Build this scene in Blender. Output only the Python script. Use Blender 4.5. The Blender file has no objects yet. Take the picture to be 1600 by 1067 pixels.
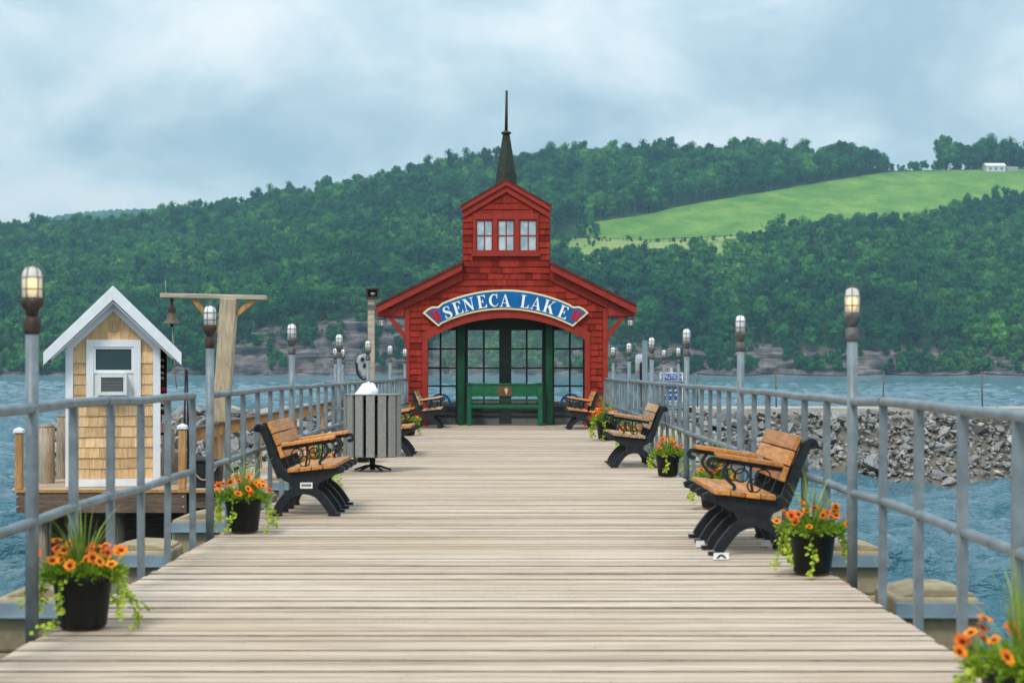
import bpy, math, random
import numpy as np
from mathutils import Vector, Matrix, noise as mnoise
R = math.radians
random.seed(7); np.random.seed(7)
scene = bpy.context.scene
COL = scene.collection

# ------------------------------------------------------------------ camera
FPX = 2600.0          # focal length in photo pixels (1600 wide)
HC = 1.23             # eye height above the deck
WATER = -1.8
cam = bpy.data.cameras.new('camera'); camo = bpy.data.objects.new('camera', cam)
COL.objects.link(camo); scene.camera = camo
camo.location = (0, 0, HC); camo.rotation_euler = (R(90), 0, 0)
cam.sensor_width = 36.0; cam.lens = 36.0 * FPX / 1600
cam.shift_x = 10 / 1600; cam.shift_y = 46.5 / 1600
cam.clip_start = 0.1; cam.clip_end = 20000
cam.dof.use_dof = True; cam.dof.focus_distance = 30; cam.dof.aperture_fstop = 3.8

# ------------------------------------------------------------------ world, sun, exposure
SUN_EL, SUN_ROT = R(52), R(205)
world = bpy.data.worlds.new('World'); scene.world = world; world.use_nodes = True
wn = world.node_tree.nodes; wl = world.node_tree.links; wn.clear()
def WN(t, **k):
    n = wn.new(t)
    for a, b in k.items(): setattr(n, a, b)
    return n
out = WN('ShaderNodeOutputWorld'); bg = WN('ShaderNodeBackground')
sky = WN('ShaderNodeTexSky', sky_type='NISHITA'); sky.sun_disc = False
sky.sun_elevation = SUN_EL; sky.sun_rotation = SUN_ROT
sky.air_density = 1.2; sky.dust_density = 2.0
skym = WN('ShaderNodeVectorMath', operation='SCALE'); skym.inputs[3].default_value = 0.10
tc = WN('ShaderNodeTexCoord'); mp = WN('ShaderNodeMapping'); mp.inputs['Scale'].default_value = (1.0, 1.0, 1.9)
n1 = WN('ShaderNodeTexNoise'); n1.inputs['Scale'].default_value = 6.0; n1.inputs['Detail'].default_value = 7; n1.inputs['Roughness'].default_value = 0.56; n1.inputs['Distortion'].default_value = 0.35
r1 = WN('ShaderNodeValToRGB')
e = r1.color_ramp.elements
e[0].position = 0.36; e[0].color = (0.23, 0.315, 0.375, 1)
e[1].position = 0.65; e[1].color = (0.52, 0.54, 0.555, 1)
m_ = r1.color_ramp.elements.new(0.47); m_.color = (0.325, 0.405, 0.455, 1)
m_ = r1.color_ramp.elements.new(0.57); m_.color = (0.44, 0.495, 0.525, 1)
mixc = WN('ShaderNodeMixRGB'); mixc.inputs[0].default_value = 0.92
sx = WN('ShaderNodeSeparateXYZ')
# an overcast sky is brighter overhead than at the horizon
zr = WN('ShaderNodeMapRange'); zr.inputs[1].default_value = 0.0; zr.inputs[2].default_value = 1.0; zr.inputs[3].default_value = 1.0; zr.inputs[4].default_value = 2.8
sc_ = WN('ShaderNodeVectorMath', operation='SCALE')
wl.new(tc.outputs['Generated'], mp.inputs[0]); wl.new(mp.outputs[0], n1.inputs['Vector']); wl.new(n1.outputs['Fac'], r1.inputs[0])
wl.new(sky.outputs[0], skym.inputs[0]); wl.new(skym.outputs[0], mixc.inputs[1]); wl.new(r1.outputs[0], mixc.inputs[2])
wl.new(tc.outputs['Generated'], sx.inputs[0]); wl.new(sx.outputs[2], zr.inputs[0]); wl.new(zr.outputs[0], sc_.inputs[3])
wl.new(mixc.outputs[0], sc_.inputs[0]); wl.new(sc_.outputs[0], bg.inputs[0]); wl.new(bg.outputs[0], out.inputs[0])
bg.inputs[1].default_value = 1.0
sl = bpy.data.lights.new('sun', 'SUN'); so = bpy.data.objects.new('sun', sl); COL.objects.link(so)
sl.energy = 1.5; sl.angle = R(12); sl.color = (1.0, 0.95, 0.88)
sd = Vector((math.sin(SUN_ROT) * math.cos(SUN_EL), math.cos(SUN_ROT) * math.cos(SUN_EL), math.sin(SUN_EL)))
so.rotation_euler = sd.to_track_quat('Z', 'Y').to_euler()
scene.view_settings.view_transform = 'Standard'; scene.view_settings.look = 'None'
scene.view_settings.exposure = 0.50; scene.view_settings.gamma = 1.0
scene.cycles.use_denoising = True; scene.cycles.denoising_prefilter = 'ACCURATE'; scene.cycles.sample_clamp_direct = 6; scene.cycles.sample_clamp_indirect = 3
scene.cycles.max_bounces = 6; scene.cycles.diffuse_bounces = 3; scene.cycles.glossy_bounces = 3; scene.cycles.transparent_max_bounces = 16; scene.cycles.volume_bounces = 0
scene.cycles.caustics_reflective = False; scene.cycles.caustics_refractive = False

# ------------------------------------------------------------------ helpers
def W(px, py, Y): return Vector(((px - 790) * Y / FPX, Y, HC - (py - 580) * Y / FPX))
def GY(py): return FPX * HC / (py - 580)          # depth of a deck point seen at row py

class MB:
    def __init__(s): s.v = []; s.f = []; s.sm = []
    def add(s, vs, fs, sm=False):
        o = len(s.v); s.v += [tuple(p) for p in vs]
        s.f += [tuple(i + o for i in f) for f in fs]; s.sm += [sm] * len(fs); return s
    def box(s, x0, x1, y0, y1, z0, z1):
        return s.add([(x0,y0,z0),(x1,y0,z0),(x1,y1,z0),(x0,y1,z0),(x0,y0,z1),(x1,y0,z1),(x1,y1,z1),(x0,y1,z1)],
                     [(0,3,2,1),(4,5,6,7),(0,1,5,4),(1,2,6,5),(2,3,7,6),(3,0,4,7)])
    def prism(s, poly, y0, y1, axis='y'):
        """poly of (x, z) counter-clockwise seen from -y, extruded along y (or x: poly is (y, z))."""
        n = len(poly)
        if axis == 'y': a = [(p[0], y0, p[1]) for p in poly]; b = [(p[0], y1, p[1]) for p in poly]
        elif axis == 'x': a = [(y0, p[0], p[1]) for p in poly]; b = [(y1, p[0], p[1]) for p in poly]
        else: a = [(p[0], p[1], y0) for p in poly]; b = [(p[0], p[1], y1) for p in poly]
        fs = [tuple(range(n)), tuple(range(2*n-1, n-1, -1))]
        fs += [(i, i + n, (i+1) % n + n, (i+1) % n) for i in range(n)]
        return s.add(a + b, fs)
    def ribbon(s, pts, w, y0, y1):
        """stroke of varying width in the xz plane, extruded along y."""
        n = len(pts); ws = w if hasattr(w, '__len__') else [w] * n
        L = []; Rr = []
        for i, p in enumerate(pts):
            a = pts[max(i-1, 0)]; b = pts[min(i+1, n-1)]
            dx, dz = b[0]-a[0], b[1]-a[1]; l = math.hypot(dx, dz) or 1
            nx, nz = -dz/l, dx/l
            L.append((p[0]+nx*ws[i]/2, p[1]+nz*ws[i]/2)); Rr.append((p[0]-nx*ws[i]/2, p[1]-nz*ws[i]/2))
        V = []
        for i in range(n):
            V += [(L[i][0], y0, L[i][1]), (Rr[i][0], y0, Rr[i][1]), (Rr[i][0], y1, Rr[i][1]), (L[i][0], y1, L[i][1])]
        F = []
        for i in range(n-1):
            a = 4*i; b = a+4
            F += [(a, a+1, b+1, b), (a+1, a+2, b+2, b+1), (a+2, a+3, b+3, b+2), (a+3, a, b, b+3)]
        F += [(3, 2, 1, 0), (4*n-4, 4*n-3, 4*n-2, 4*n-1)]
        return s.add(V, F)
    def tube(s, path, r, n=8, closed=False):
        P = [Vector(p) for p in path]; m = len(P); rs = r if hasattr(r, '__len__') else [r] * m
        V = []; up0 = None
        for i, p in enumerate(P):
            if closed: d = P[(i+1) % m] - P[i-1]
            else: d = P[min(i+1, m-1)] - P[max(i-1, 0)]
            d.normalize()
            if up0 is None: up0 = Vector((0,0,1)) if abs(d.z) < 0.9 else Vector((1,0,0))
            a = d.cross(up0)
            if a.length < 1e-4: a = d.orthogonal()
            a.normalize(); b = d.cross(a); up0 = -b if False else a.cross(d)
            for k in range(n):
                t = 2*math.pi*k/n; V.append(p + (a*math.cos(t) + b*math.sin(t)) * rs[i])
        F = []
        for i in range(m if closed else m-1):
            j = (i+1) % m
            for k in range(n):
                F.append((i*n+k, i*n+(k+1) % n, j*n+(k+1) % n, j*n+k))
        s.add(V, F, True)
        if not closed:
            s.f += [tuple(len(s.v)-m*n+k for k in range(n-1, -1, -1)), tuple(len(s.v)-n+k for k in range(n))]; s.sm += [False, False]
        return s
    def lathe(s, prof, n=16, c=(0,0,0), sm=True):
        V = []; m = len(prof)
        for r, z in prof:
            for k in range(n):
                t = 2*math.pi*k/n; V.append((c[0]+r*math.cos(t), c[1]+r*math.sin(t), c[2]+z))
        F = [(i*n+k, i*n+(k+1) % n, (i+1)*n+(k+1) % n, (i+1)*n+k) for i in range(m-1) for k in range(n)]
        s.add(V, F, sm)
        o = len(s.v) - m*n
        s.f += [tuple(o+k for k in range(n-1, -1, -1)), tuple(o+(m-1)*n+k for k in range(n))]; s.sm += [False, False]
        return s
    def mesh(s, name, mat):
        me = bpy.data.meshes.new(name); me.from_pydata(s.v, [], s.f)
        me.polygons.foreach_set('use_smooth', s.sm); me.materials.append(mat); me.update(); return me
    def build(s, name, mat, parent=None, bevel=0, loc=None, fix=False):
        """vertices are in the parent's space"""
        me = s.mesh(name, mat); o = bpy.data.objects.new(name, me); COL.objects.link(o)
        if fix:
            import bmesh
            bm = bmesh.new(); bm.from_mesh(me); bmesh.ops.recalc_face_normals(bm, faces=bm.faces); bm.to_mesh(me); bm.free()
        if parent: o.parent = parent
        if loc: o.location = loc
        if bevel:
            b = o.modifiers.new('bevel', 'BEVEL'); b.width = bevel; b.segments = 2; b.limit_method = 'ANGLE'; b.angle_limit = R(40)
        return o

def tag(o, label=None, cat=None, group=None, kind=None):
    if label: o['label'] = label
    if cat: o['category'] = cat
    if group: o['group'] = group
    if kind: o['kind'] = kind
    return o
def thing(name, label, cat, loc=(0,0,0), rz=0, group=None):
    o = bpy.data.objects.new(name, None); COL.objects.link(o); o.location = loc; o.rotation_euler = (0,0,rz)
    o.empty_display_size = 0.2
    return tag(o, label, cat, group)
def copy_tree(o, parent=None):
    c = o.copy(); COL.objects.link(c); c.parent = parent
    for ch in o.children: copy_tree(ch, c)
    return c
def inst(name, me, parent, loc=(0,0,0), rot=(0,0,0), scale=(1,1,1)):
    o = bpy.data.objects.new(name, me); COL.objects.link(o); o.parent = parent
    o.location = loc; o.rotation_euler = rot; o.scale = scale; return o

# ------------------------------------------------------------------ materials
class NT:
    def __init__(s, name):
        s.m = bpy.data.materials.new(name); s.m.use_nodes = True
        s.t = s.m.node_tree; s.n = s.t.nodes; s.l = s.t.links
        s.b = s.n['Principled BSDF']; s.out = s.n['Material Output']
    def node(s, t, **k):
        n = s.n.new(t)
        for a, b in k.items():
            if hasattr(n, a): setattr(n, a, b)
            else: n.inputs[a].default_value = b
        return n
    def link(s, a, b): s.l.new(a, b)
    def coord(s, kind='Object', scale=(1,1,1), jitter=False):
        if kind == 'World': c = s.node('ShaderNodeNewGeometry').outputs['Position']
        else: c = s.node('ShaderNodeTexCoord').outputs[kind]
        if jitter:
            oi = s.node('ShaderNodeObjectInfo'); mu = s.node('ShaderNodeMath', operation='MULTIPLY'); mu.inputs[1].default_value = 57.0
            s.link(oi.outputs['Random'], mu.inputs[0]); ad = s.node('ShaderNodeVectorMath', operation='ADD')
            s.link(c, ad.inputs[0]); s.link(mu.outputs[0], ad.inputs[1]); c = ad.outputs[0]
        mp = s.node('ShaderNodeMapping'); mp.inputs['Scale'].default_value = scale
        s.link(c, mp.inputs[0]); return mp.outputs[0]
    def noise(s, vec, scale, detail=4, rough=0.55, dist=0):
        n = s.node('ShaderNodeTexNoise'); n.inputs['Scale'].default_value = scale; n.inputs['Detail'].default_value = detail
        n.inputs['Roughness'].default_value = rough; n.inputs['Distortion'].default_value = dist
        s.link(vec, n.inputs['Vector']); return n.outputs['Fac']
    def ramp(s, fac, stops):
        r = s.node('ShaderNodeValToRGB'); e = r.color_ramp.elements
        e[0].position, e[0].color = stops[0][0], (*stops[0][1], 1)
        e[1].position, e[1].color = stops[-1][0], (*stops[-1][1], 1)
        for p, c in stops[1:-1]:
            q = e.new(p); q.color = (*c, 1)
        s.link(fac, r.inputs[0]); return r.outputs[0]
    def mix(s, a, b, fac, mode='MIX'):
        m = s.node('ShaderNodeMixRGB', blend_type=mode)
        for i, v in ((0, fac), (1, a), (2, b)):
            if isinstance(v, (int, float)): m.inputs[i].default_value = v if i == 0 else (v, v, v, 1)
            elif isinstance(v, tuple): m.inputs[i].default_value = (*v, 1)
            else: s.link(v, m.inputs[i])
        return m.outputs[0]
    def rand(s): return s.node('ShaderNodeObjectInfo').outputs['Random']
    def base(s, c):
        if isinstance(c, tuple): s.b.inputs['Base Color'].default_value = (*c, 1)
        else: s.link(c, s.b.inputs['Base Color'])
    def bump(s, h, strength=0.3, dist=0.01):
        b = s.node('ShaderNodeBump'); b.inputs['Strength'].default_value = strength; b.inputs['Distance'].default_value = dist
        s.link(h, b.inputs['Height']); s.link(b.outputs[0], s.b.inputs['Normal'])
    def set(s, rough=None, metal=None, spec=None):
        if rough is not None: s.b.inputs['Roughness'].default_value = rough
        if metal is not None: s.b.inputs['Metallic'].default_value = metal
        if spec is not None: s.b.inputs['Specular IOR Level'].default_value = spec
        return s.m

def wood(name, dark, mid, light, grain=(1.2, 22, 22), rough=0.75, var=0.25, bump=0.25, jitter=True, spec=0.3):
    n = NT(name); c = n.coord('Object', grain, jitter)
    g = n.noise(c, 3.0, 6, 0.6, 0.6)
    col = n.ramp(g, [(0.28, dark), (0.5, mid), (0.72, light)])
    c2 = n.coord('Object', (1.5, 1.5, 1.5), jitter); blot = n.noise(c2, 1.6, 3)
    col = n.mix(col, n.ramp(blot, [(0.3, (0.72, 0.70, 0.68)), (0.7, (1.12, 1.1, 1.06))]), 0.8, 'MULTIPLY')
    rv = n.ramp(n.rand(), [(0.0, (1-var,)*3), (1.0, (1+var*0.6,)*3)])
    col = n.mix(col, rv, 1.0, 'MULTIPLY')
    n.base(col); n.bump(g, bump, 0.006); return n.set(rough, spec=spec)

def paint(name, colr, rough=0.5, wear=None, wear_at=0.66, var=0.12, scale=6, bump=0.08, spec=0.25, jitter=True):
    n = NT(name); c = n.coord('Object', (1,1,1), jitter)
    f = n.noise(c, scale, 5, 0.6)
    lo = tuple(v*(1-var*1.6) for v in colr); hi = tuple(min(1, v*(1+var)) for v in colr)
    col = n.ramp(f, [(0.3, lo), (0.7, hi)])
    if wear:
        w = n.noise(c, scale*3.2, 6, 0.65)
        wf = n.ramp(w, [(wear_at, (0,0,0)), (wear_at+0.05, (1,1,1))])
        col = n.mix(col, wear, wf)
    n.base(col); n.bump(f, bump, 0.004); return n.set(rough, spec=spec)

M = {}
def deck_mat():
    n = NT('weathered_deck_wood'); c = n.coord('World', (0.9, 34, 34), True)
    g = n.noise(c, 2.6, 8, 0.66, 0.8)
    col = n.ramp(g, [(0.28, (0.21, 0.16, 0.125)), (0.42, (0.46, 0.38, 0.305)), (0.55, (0.575, 0.49, 0.405)), (0.75, (0.68, 0.61, 0.535))])
    c3 = n.coord('World', (0.35, 0.8, 1)); b = n.noise(c3, 0.9, 4)
    col = n.mix(col, n.ramp(b, [(0.35, (0.90, 0.84, 0.76)), (0.65, (1.05, 1.03, 1.02))]), 1.0, 'MULTIPLY')
    col = n.mix(col, n.ramp(n.rand(), [(0.0, (0.83, 0.80, 0.77)), (0.2, (0.94, 0.91, 0.87)), (0.65, (1.0, 0.99, 0.98)), (1.0, (1.07, 1.06, 1.06))]), 1.0, 'MULTIPLY')
    s2 = n.noise(n.coord('World', (0.45, 11, 11), True), 1.5, 5, 0.7, 0.5)
    col = n.mix(col, n.ramp(s2, [(0.3, (0.60, 0.55, 0.51)), (0.46, (0.93, 0.91, 0.89)), (0.7, (1.13, 1.12, 1.11))]), 1.0, 'MULTIPLY')
    # dark checks and knots
    ck = n.noise(n.coord('World', (0.5, 40, 40), True), 3.0, 3, 0.5)
    col = n.mix(col, (0.17, 0.13, 0.10), n.ramp(ck, [(0.66, (0,0,0)), (0.74, (0.75,0.75,0.75))]))
    n.base(col); n.bump(g, 0.35, 0.006); return n.set(0.85, spec=0.2)
M['deck'] = deck_mat()
M['deck_edge'] = paint('plank_edge_grime_and_shade', (0.16, 0.13, 0.105), 0.95, None, 0.7, 0.3, 8)  # gap shade and grime put into the colour of the plank sides
M['slat'] = wood('varnished_slat', (0.34, 0.11, 0.022), (0.57, 0.235, 0.055), (0.68, 0.35, 0.12), (16, 1.2, 16), 0.45, 0.2, 0.15, spec=0.4)
M['slat_old'] = wood('faded_slat', (0.24, 0.12, 0.05), (0.46, 0.28, 0.15), (0.62, 0.45, 0.30), (16, 1.2, 16), 0.65, 0.35, 0.3)
M['iron'] = paint('black_cast_iron', (0.017, 0.02, 0.024), 0.5, (0.05, 0.05, 0.05), 0.68, 0.3, 18, 0.25)
M['rail'] = paint('grey_rail_paint', (0.16, 0.195, 0.212), 0.42, (0.15, 0.085, 0.05), 0.64, 0.25, 7, 0.3, 0.45)
M['red'] = paint('red_shingle_paint', (0.255, 0.025, 0.015), 0.72, (0.16, 0.018, 0.012), 0.63, 0.22, 7, 0.3)
def shingle_red():
    n = NT('red_shingle'); c = n.coord('Object', (30, 3, 3), True)
    g = n.noise(c, 2.0, 5, 0.6); col = n.ramp(g, [(0.25, (0.14, 0.012, 0.008)), (0.5, (0.262, 0.026, 0.016)), (0.8, (0.335, 0.044, 0.029))])
    col = n.mix(col, n.ramp(n.rand(), [(0, (0.55, 0.55, 0.55)), (0.25, (0.86, 0.86, 0.86)), (1, (1.18, 1.2, 1.2))]), 1.0, 'MULTIPLY')
    n.base(col); n.bump(g, 0.5, 0.006); return n.set(0.8, spec=0.12)
M['shingle'] = shingle_red()
M['red_trim'] = paint('red_trim_paint', (0.285, 0.028, 0.016), 0.55, (0.47, 0.16, 0.11), 0.74, 0.14, 6, 0.1)
M['roof_red'] = paint('dark_red_roofing', (0.10, 0.03, 0.025), 0.85, None, 0.7, 0.3, 10, 0.4)
M['slate'] = paint('dark_slate_paint', (0.035, 0.047, 0.047), 0.5, None, 0.7, 0.2, 6)
M['slate_lo'] = paint('slate_panel_paint', (0.15, 0.175, 0.175), 0.55, None, 0.7, 0.15, 6)
M['green'] = paint('green_bench_paint', (0.010, 0.105, 0.045), 0.45, (0.02, 0.075, 0.04), 0.7, 0.2, 6)
M['green_dk'] = paint('dark_green_post_paint', (0.006, 0.06, 0.026), 0.5, (0.012, 0.05, 0.025), 0.68, 0.25, 6)
M['copper'] = paint('aged_copper', (0.035, 0.043, 0.03), 0.6, (0.06, 0.10, 0.075), 0.62, 0.3, 9, 0.2)
M['white'] = paint('white_paint', (0.76, 0.77, 0.78), 0.5, (0.55, 0.53, 0.5), 0.74, 0.06, 5, 0.05)
M['sign_blue'] = paint('sign_blue', (0.002, 0.115, 0.33), 0.45, None, 0.7, 0.12, 4)
M['sign_cream'] = paint('sign_cream', (0.78, 0.66, 0.36), 0.45, None, 0.7, 0.06, 4)
M['sign_white'] = paint('sign_white', (0.82, 0.83, 0.82), 0.45, None, 0.7, 0.03, 4)
M['sign_red'] = paint('sign_red', (0.42, 0.012, 0.03), 0.45, None, 0.7, 0.1, 4)
M['bronze'] = paint('bronze_plaque', (0.13, 0.07, 0.045), 0.4, (0.30, 0.22, 0.08), 0.68, 0.2, 20)
M['gold'] = paint('gold_emblem', (0.55, 0.40, 0.12), 0.35)
M['concrete'] = paint('tan_concrete', (0.34, 0.275, 0.17), 0.9, (0.20, 0.165, 0.11), 0.6, 0.25, 4, 0.4)
M['concrete_lt'] = paint('pale_concrete', (0.36, 0.33, 0.285), 0.9, (0.24, 0.21, 0.17), 0.64, 0.18, 2, 0.3)
M['steel'] = paint('bluegrey_steel', (0.20, 0.27, 0.31), 0.5, (0.2, 0.13, 0.08), 0.68, 0.15, 4)
M['rust'] = paint('rusty_fitting', (0.06, 0.038, 0.03), 0.75, (0.15, 0.14, 0.13), 0.6, 0.35, 24, 0.3)
M['fit'] = paint('grey_fitting', (0.125, 0.122, 0.115), 0.6, (0.09, 0.06, 0.04), 0.66, 0.3, 24, 0.2)
M['pot'] = paint('black_plastic', (0.012, 0.013, 0.014), 0.42, None, 0.7, 0.2, 6)
M['soil'] = paint('potting_soil', (0.03, 0.02, 0.014), 0.95, None, 0.7, 0.4, 30, 0.6)
M['tray'] = paint('terracotta_tray', (0.5, 0.2, 0.06), 0.7, None, 0.7, 0.2, 10)
M['bin'] = paint('grey_recycled_plank', (0.26, 0.255, 0.235), 0.8, (0.34, 0.335, 0.31), 0.6, 0.15, 40, 0.3)
M['bag'] = paint('white_bag', (0.82, 0.83, 0.84), 0.5, None, 0.7, 0.05, 6, 0.3)
M['cedar'] = wood('cedar_shingle', (0.52, 0.27, 0.11), (0.75, 0.49, 0.25), (0.83, 0.63, 0.40), (22, 3, 1.3), 0.75, 0.24, 0.3)
M['lumber'] = wood('treated_lumber', (0.28, 0.13, 0.04), (0.46, 0.24, 0.085), (0.56, 0.33, 0.14), (14, 14, 1.4), 0.7, 0.2, 0.2)
M['lumber_y'] = wood('treated_rail_lumber', (0.28, 0.13, 0.04), (0.46, 0.24, 0.085), (0.56, 0.33, 0.14), (14, 1.2, 14), 0.7, 0.2, 0.2)
M['beam'] = wood('brown_beam', (0.07, 0.045, 0.03), (0.15, 0.10, 0.07), (0.22, 0.155, 0.115), (1.5, 16, 16), 0.8, 0.2, 0.3)
M['pile'] = wood('grey_pile', (0.14, 0.11, 0.08), (0.34, 0.28, 0.21), (0.48, 0.41, 0.33), (18, 18, 1.0), 0.85, 0.2, 0.5)
M['bellpost'] = wood('bare_post', (0.30, 0.23, 0.15), (0.56, 0.46, 0.32), (0.66, 0.57, 0.44), (18, 18, 1.0), 0.8, 0.15, 0.4)
M['bellbeam'] = wood('bare_beam', (0.24, 0.20, 0.15), (0.46, 0.40, 0.31), (0.58, 0.53, 0.43), (1.0, 18, 18), 0.8, 0.15, 0.4)
M['bellmetal'] = paint('old_bell_bronze', (0.12, 0.10, 0.065), 0.45, (0.05, 0.035, 0.02), 0.6, 0.3, 16, 0.1); 
M['rope'] = paint('rope', (0.40, 0.35, 0.25), 0.9, None, 0.7, 0.2, 60)
M['shade_roof'] = paint('grey_roof_shingle', (0.10, 0.10, 0.11), 0.9, None, 0.7, 0.3, 20, 0.4)
M['ac'] = paint('ac_plastic', (0.70, 0.70, 0.68), 0.5, None, 0.7, 0.04, 5)
M['grille'] = paint('ac_grille', (0.20, 0.205, 0.205), 0.5, None, 0.7, 0.1, 5)
M['black'] = paint('black_plastic_rough', (0.02, 0.02, 0.022), 0.6, None, 0.7, 0.3, 8)
M['canvas'] = paint('brown_canvas', (0.06, 0.045, 0.038), 0.9, None, 0.7, 0.25, 6)
M['hull'] = paint('boat_hull', (0.6, 0.6, 0.58), 0.4, None, 0.7, 0.06, 3)
M['blue'] = paint('blue_tube_paint', (0.02, 0.24, 0.68), 0.4)
M['caution_blue'] = paint('caution_blue', (0.01, 0.09, 0.42), 0.4)
M['flag_red'] = paint('flag_red', (0.5, 0.03, 0.03), 0.8)
M['flag_blue'] = paint('flag_blue', (0.03, 0.05, 0.22), 0.8)
M['flag_white'] = paint('flag_white', (0.75, 0.75, 0.75), 0.8)
M['chrome'] = paint('viewer_grey', (0.34, 0.36, 0.37), 0.4, (0.2, 0.2, 0.2), 0.68, 0.15, 14)
def leafmat(name, a, b, c, trans=0.35):
    n = NT(name); f = n.noise(n.coord('Object', (1,1,1), True), 9, 3)
    col = n.ramp(f, [(0.3, a), (0.5, b), (0.72, c)]); n.base(col); n.set(0.55, spec=0.3)
    t = n.node('ShaderNodeBsdfTranslucent'); n.link(col, t.inputs[0]); mx = n.node('ShaderNodeMixShader'); mx.inputs[0].default_value = trans
    n.link(n.b.outputs[0], mx.inputs[1]); n.link(t.outputs[0], mx.inputs[2]); n.link(mx.outputs[0], n.out.inputs[0]); return n.m
M['leaf'] = leafmat('pot_leaf', (0.09, 0.18, 0.012), (0.22, 0.36, 0.025), (0.42, 0.52, 0.05))
M['vine'] = leafmat('vine_leaf', (0.22, 0.36, 0.02), (0.40, 0.52, 0.03), (0.55, 0.62, 0.07))
M['blade'] = leafmat('blade_leaf', (0.12, 0.22, 0.03), (0.25, 0.36, 0.06), (0.42, 0.50, 0.12))
M['petal'] = leafmat('orange_petal', (0.82, 0.17, 0.006), (0.9, 0.29, 0.008), (0.93, 0.42, 0.015), 0.25)
M['petal_red'] = leafmat('red_petal', (0.72, 0.08, 0.006), (0.82, 0.15, 0.008), (0.88, 0.24, 0.01), 0.25)
M['heart'] = paint('flower_heart', (0.14, 0.012, 0.008), 0.8)
def glassmat(name, tint=(0.9, 0.96, 0.97), gloss=0.10):
    n = NT(name); tr = n.node('ShaderNodeBsdfTransparent'); tr.inputs[0].default_value = (*tint, 1)
    gl = n.node('ShaderNodeBsdfGlossy'); gl.inputs['Roughness'].default_value = 0.03
    fr = n.node('ShaderNodeFresnel'); fr.inputs[0].default_value = 1.5
    ad = n.node('ShaderNodeMath', operation='ADD'); ad.inputs[1].default_value = gloss; n.link(fr.outputs[0], ad.inputs[0])
    mx = n.node('ShaderNodeMixShader'); n.link(ad.outputs[0], mx.inputs[0]); n.link(tr.outputs[0], mx.inputs[1]); n.link(gl.outputs[0], mx.inputs[2])
    n.link(mx.outputs[0], n.out.inputs[0]); return n.m
M['glass'] = glassmat('window_glass', (0.95, 0.985, 0.99), 0.02)
def jarmat():
    n = NT('frosted_jar_glass'); n.base((0.86, 0.87, 0.87)); n.set(0.15, spec=0.5)
    t = n.node('ShaderNodeBsdfTranslucent'); t.inputs[0].default_value = (0.9, 0.9, 0.88, 1); tr = n.node('ShaderNodeBsdfTransparent')
    a = n.node('ShaderNodeMixShader'); a.inputs[0].default_value = 0.5; n.link(n.b.outputs[0], a.inputs[1]); n.link(t.outputs[0], a.inputs[2])
    b = n.node('ShaderNodeMixShader'); b.inputs[0].default_value = 0.36; n.link(a.outputs[0], b.inputs[1]); n.link(tr.outputs[0], b.inputs[2]); n.link(b.outputs[0], n.out.inputs[0]); return n.m
M['jar'] = jarmat()
def pale_pane_mat():
    n = NT('pale_blue_pane'); f = n.noise(n.coord('Object', (1,1,1), True), 3, 4)  # mottled pale blue base colour with a smooth surface
    n.base(n.ramp(f, [(0.35, (0.22, 0.34, 0.39)), (0.65, (0.50, 0.59, 0.61))])); return n.set(0.12, spec=0.6)
M['pale_pane'] = pale_pane_mat()
M['lampwhite'] = paint('frosted_lamp', (0.80, 0.81, 0.80), 0.35, None, 0.7, 0.08, 12)
M['darkglass'] = NT('dark_window').m
_n = M['darkglass'].node_tree.nodes['Principled BSDF']; _n.inputs['Base Color'].default_value = (0.02, 0.05, 0.055, 1); _n.inputs['Roughness'].default_value = 0.06; _n.inputs['Specular IOR Level'].default_value = 0.7
def emis(name, c, s):
    n = NT(name); n.base(c); n.b.inputs['Emission Color'].default_value = (*c, 1); n.b.inputs['Emission Strength'].default_value = s; return n.m
M['bulb_lit'] = emis('lit_bulb', (1.0, 0.74, 0.30), 0.8)
def rockmat(name, a, b, c):
    n = NT(name); v = n.coord('Object', (1,1,1), True); f = n.noise(v, 6, 6, 0.65)
    col = n.ramp(f, [(0.3, a), (0.5, b), (0.75, c)])
    col = n.mix(col, n.ramp(n.rand(), [(0, (0.55, 0.55, 0.57)), (0.5, (0.95, 0.95, 0.95)), (0.8, (1.2, 1.16, 1.1)), (1, (1.75, 1.62, 1.42))]), 1.0, 'MULTIPLY')
    n.base(col); n.bump(f, 0.6, 0.03); return n.set(0.85, spec=0.3)
M['rock'] = rockmat('grey_rock', (0.12, 0.12, 0.122), (0.245, 0.242, 0.235), (0.40, 0.39, 0.37))
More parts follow.
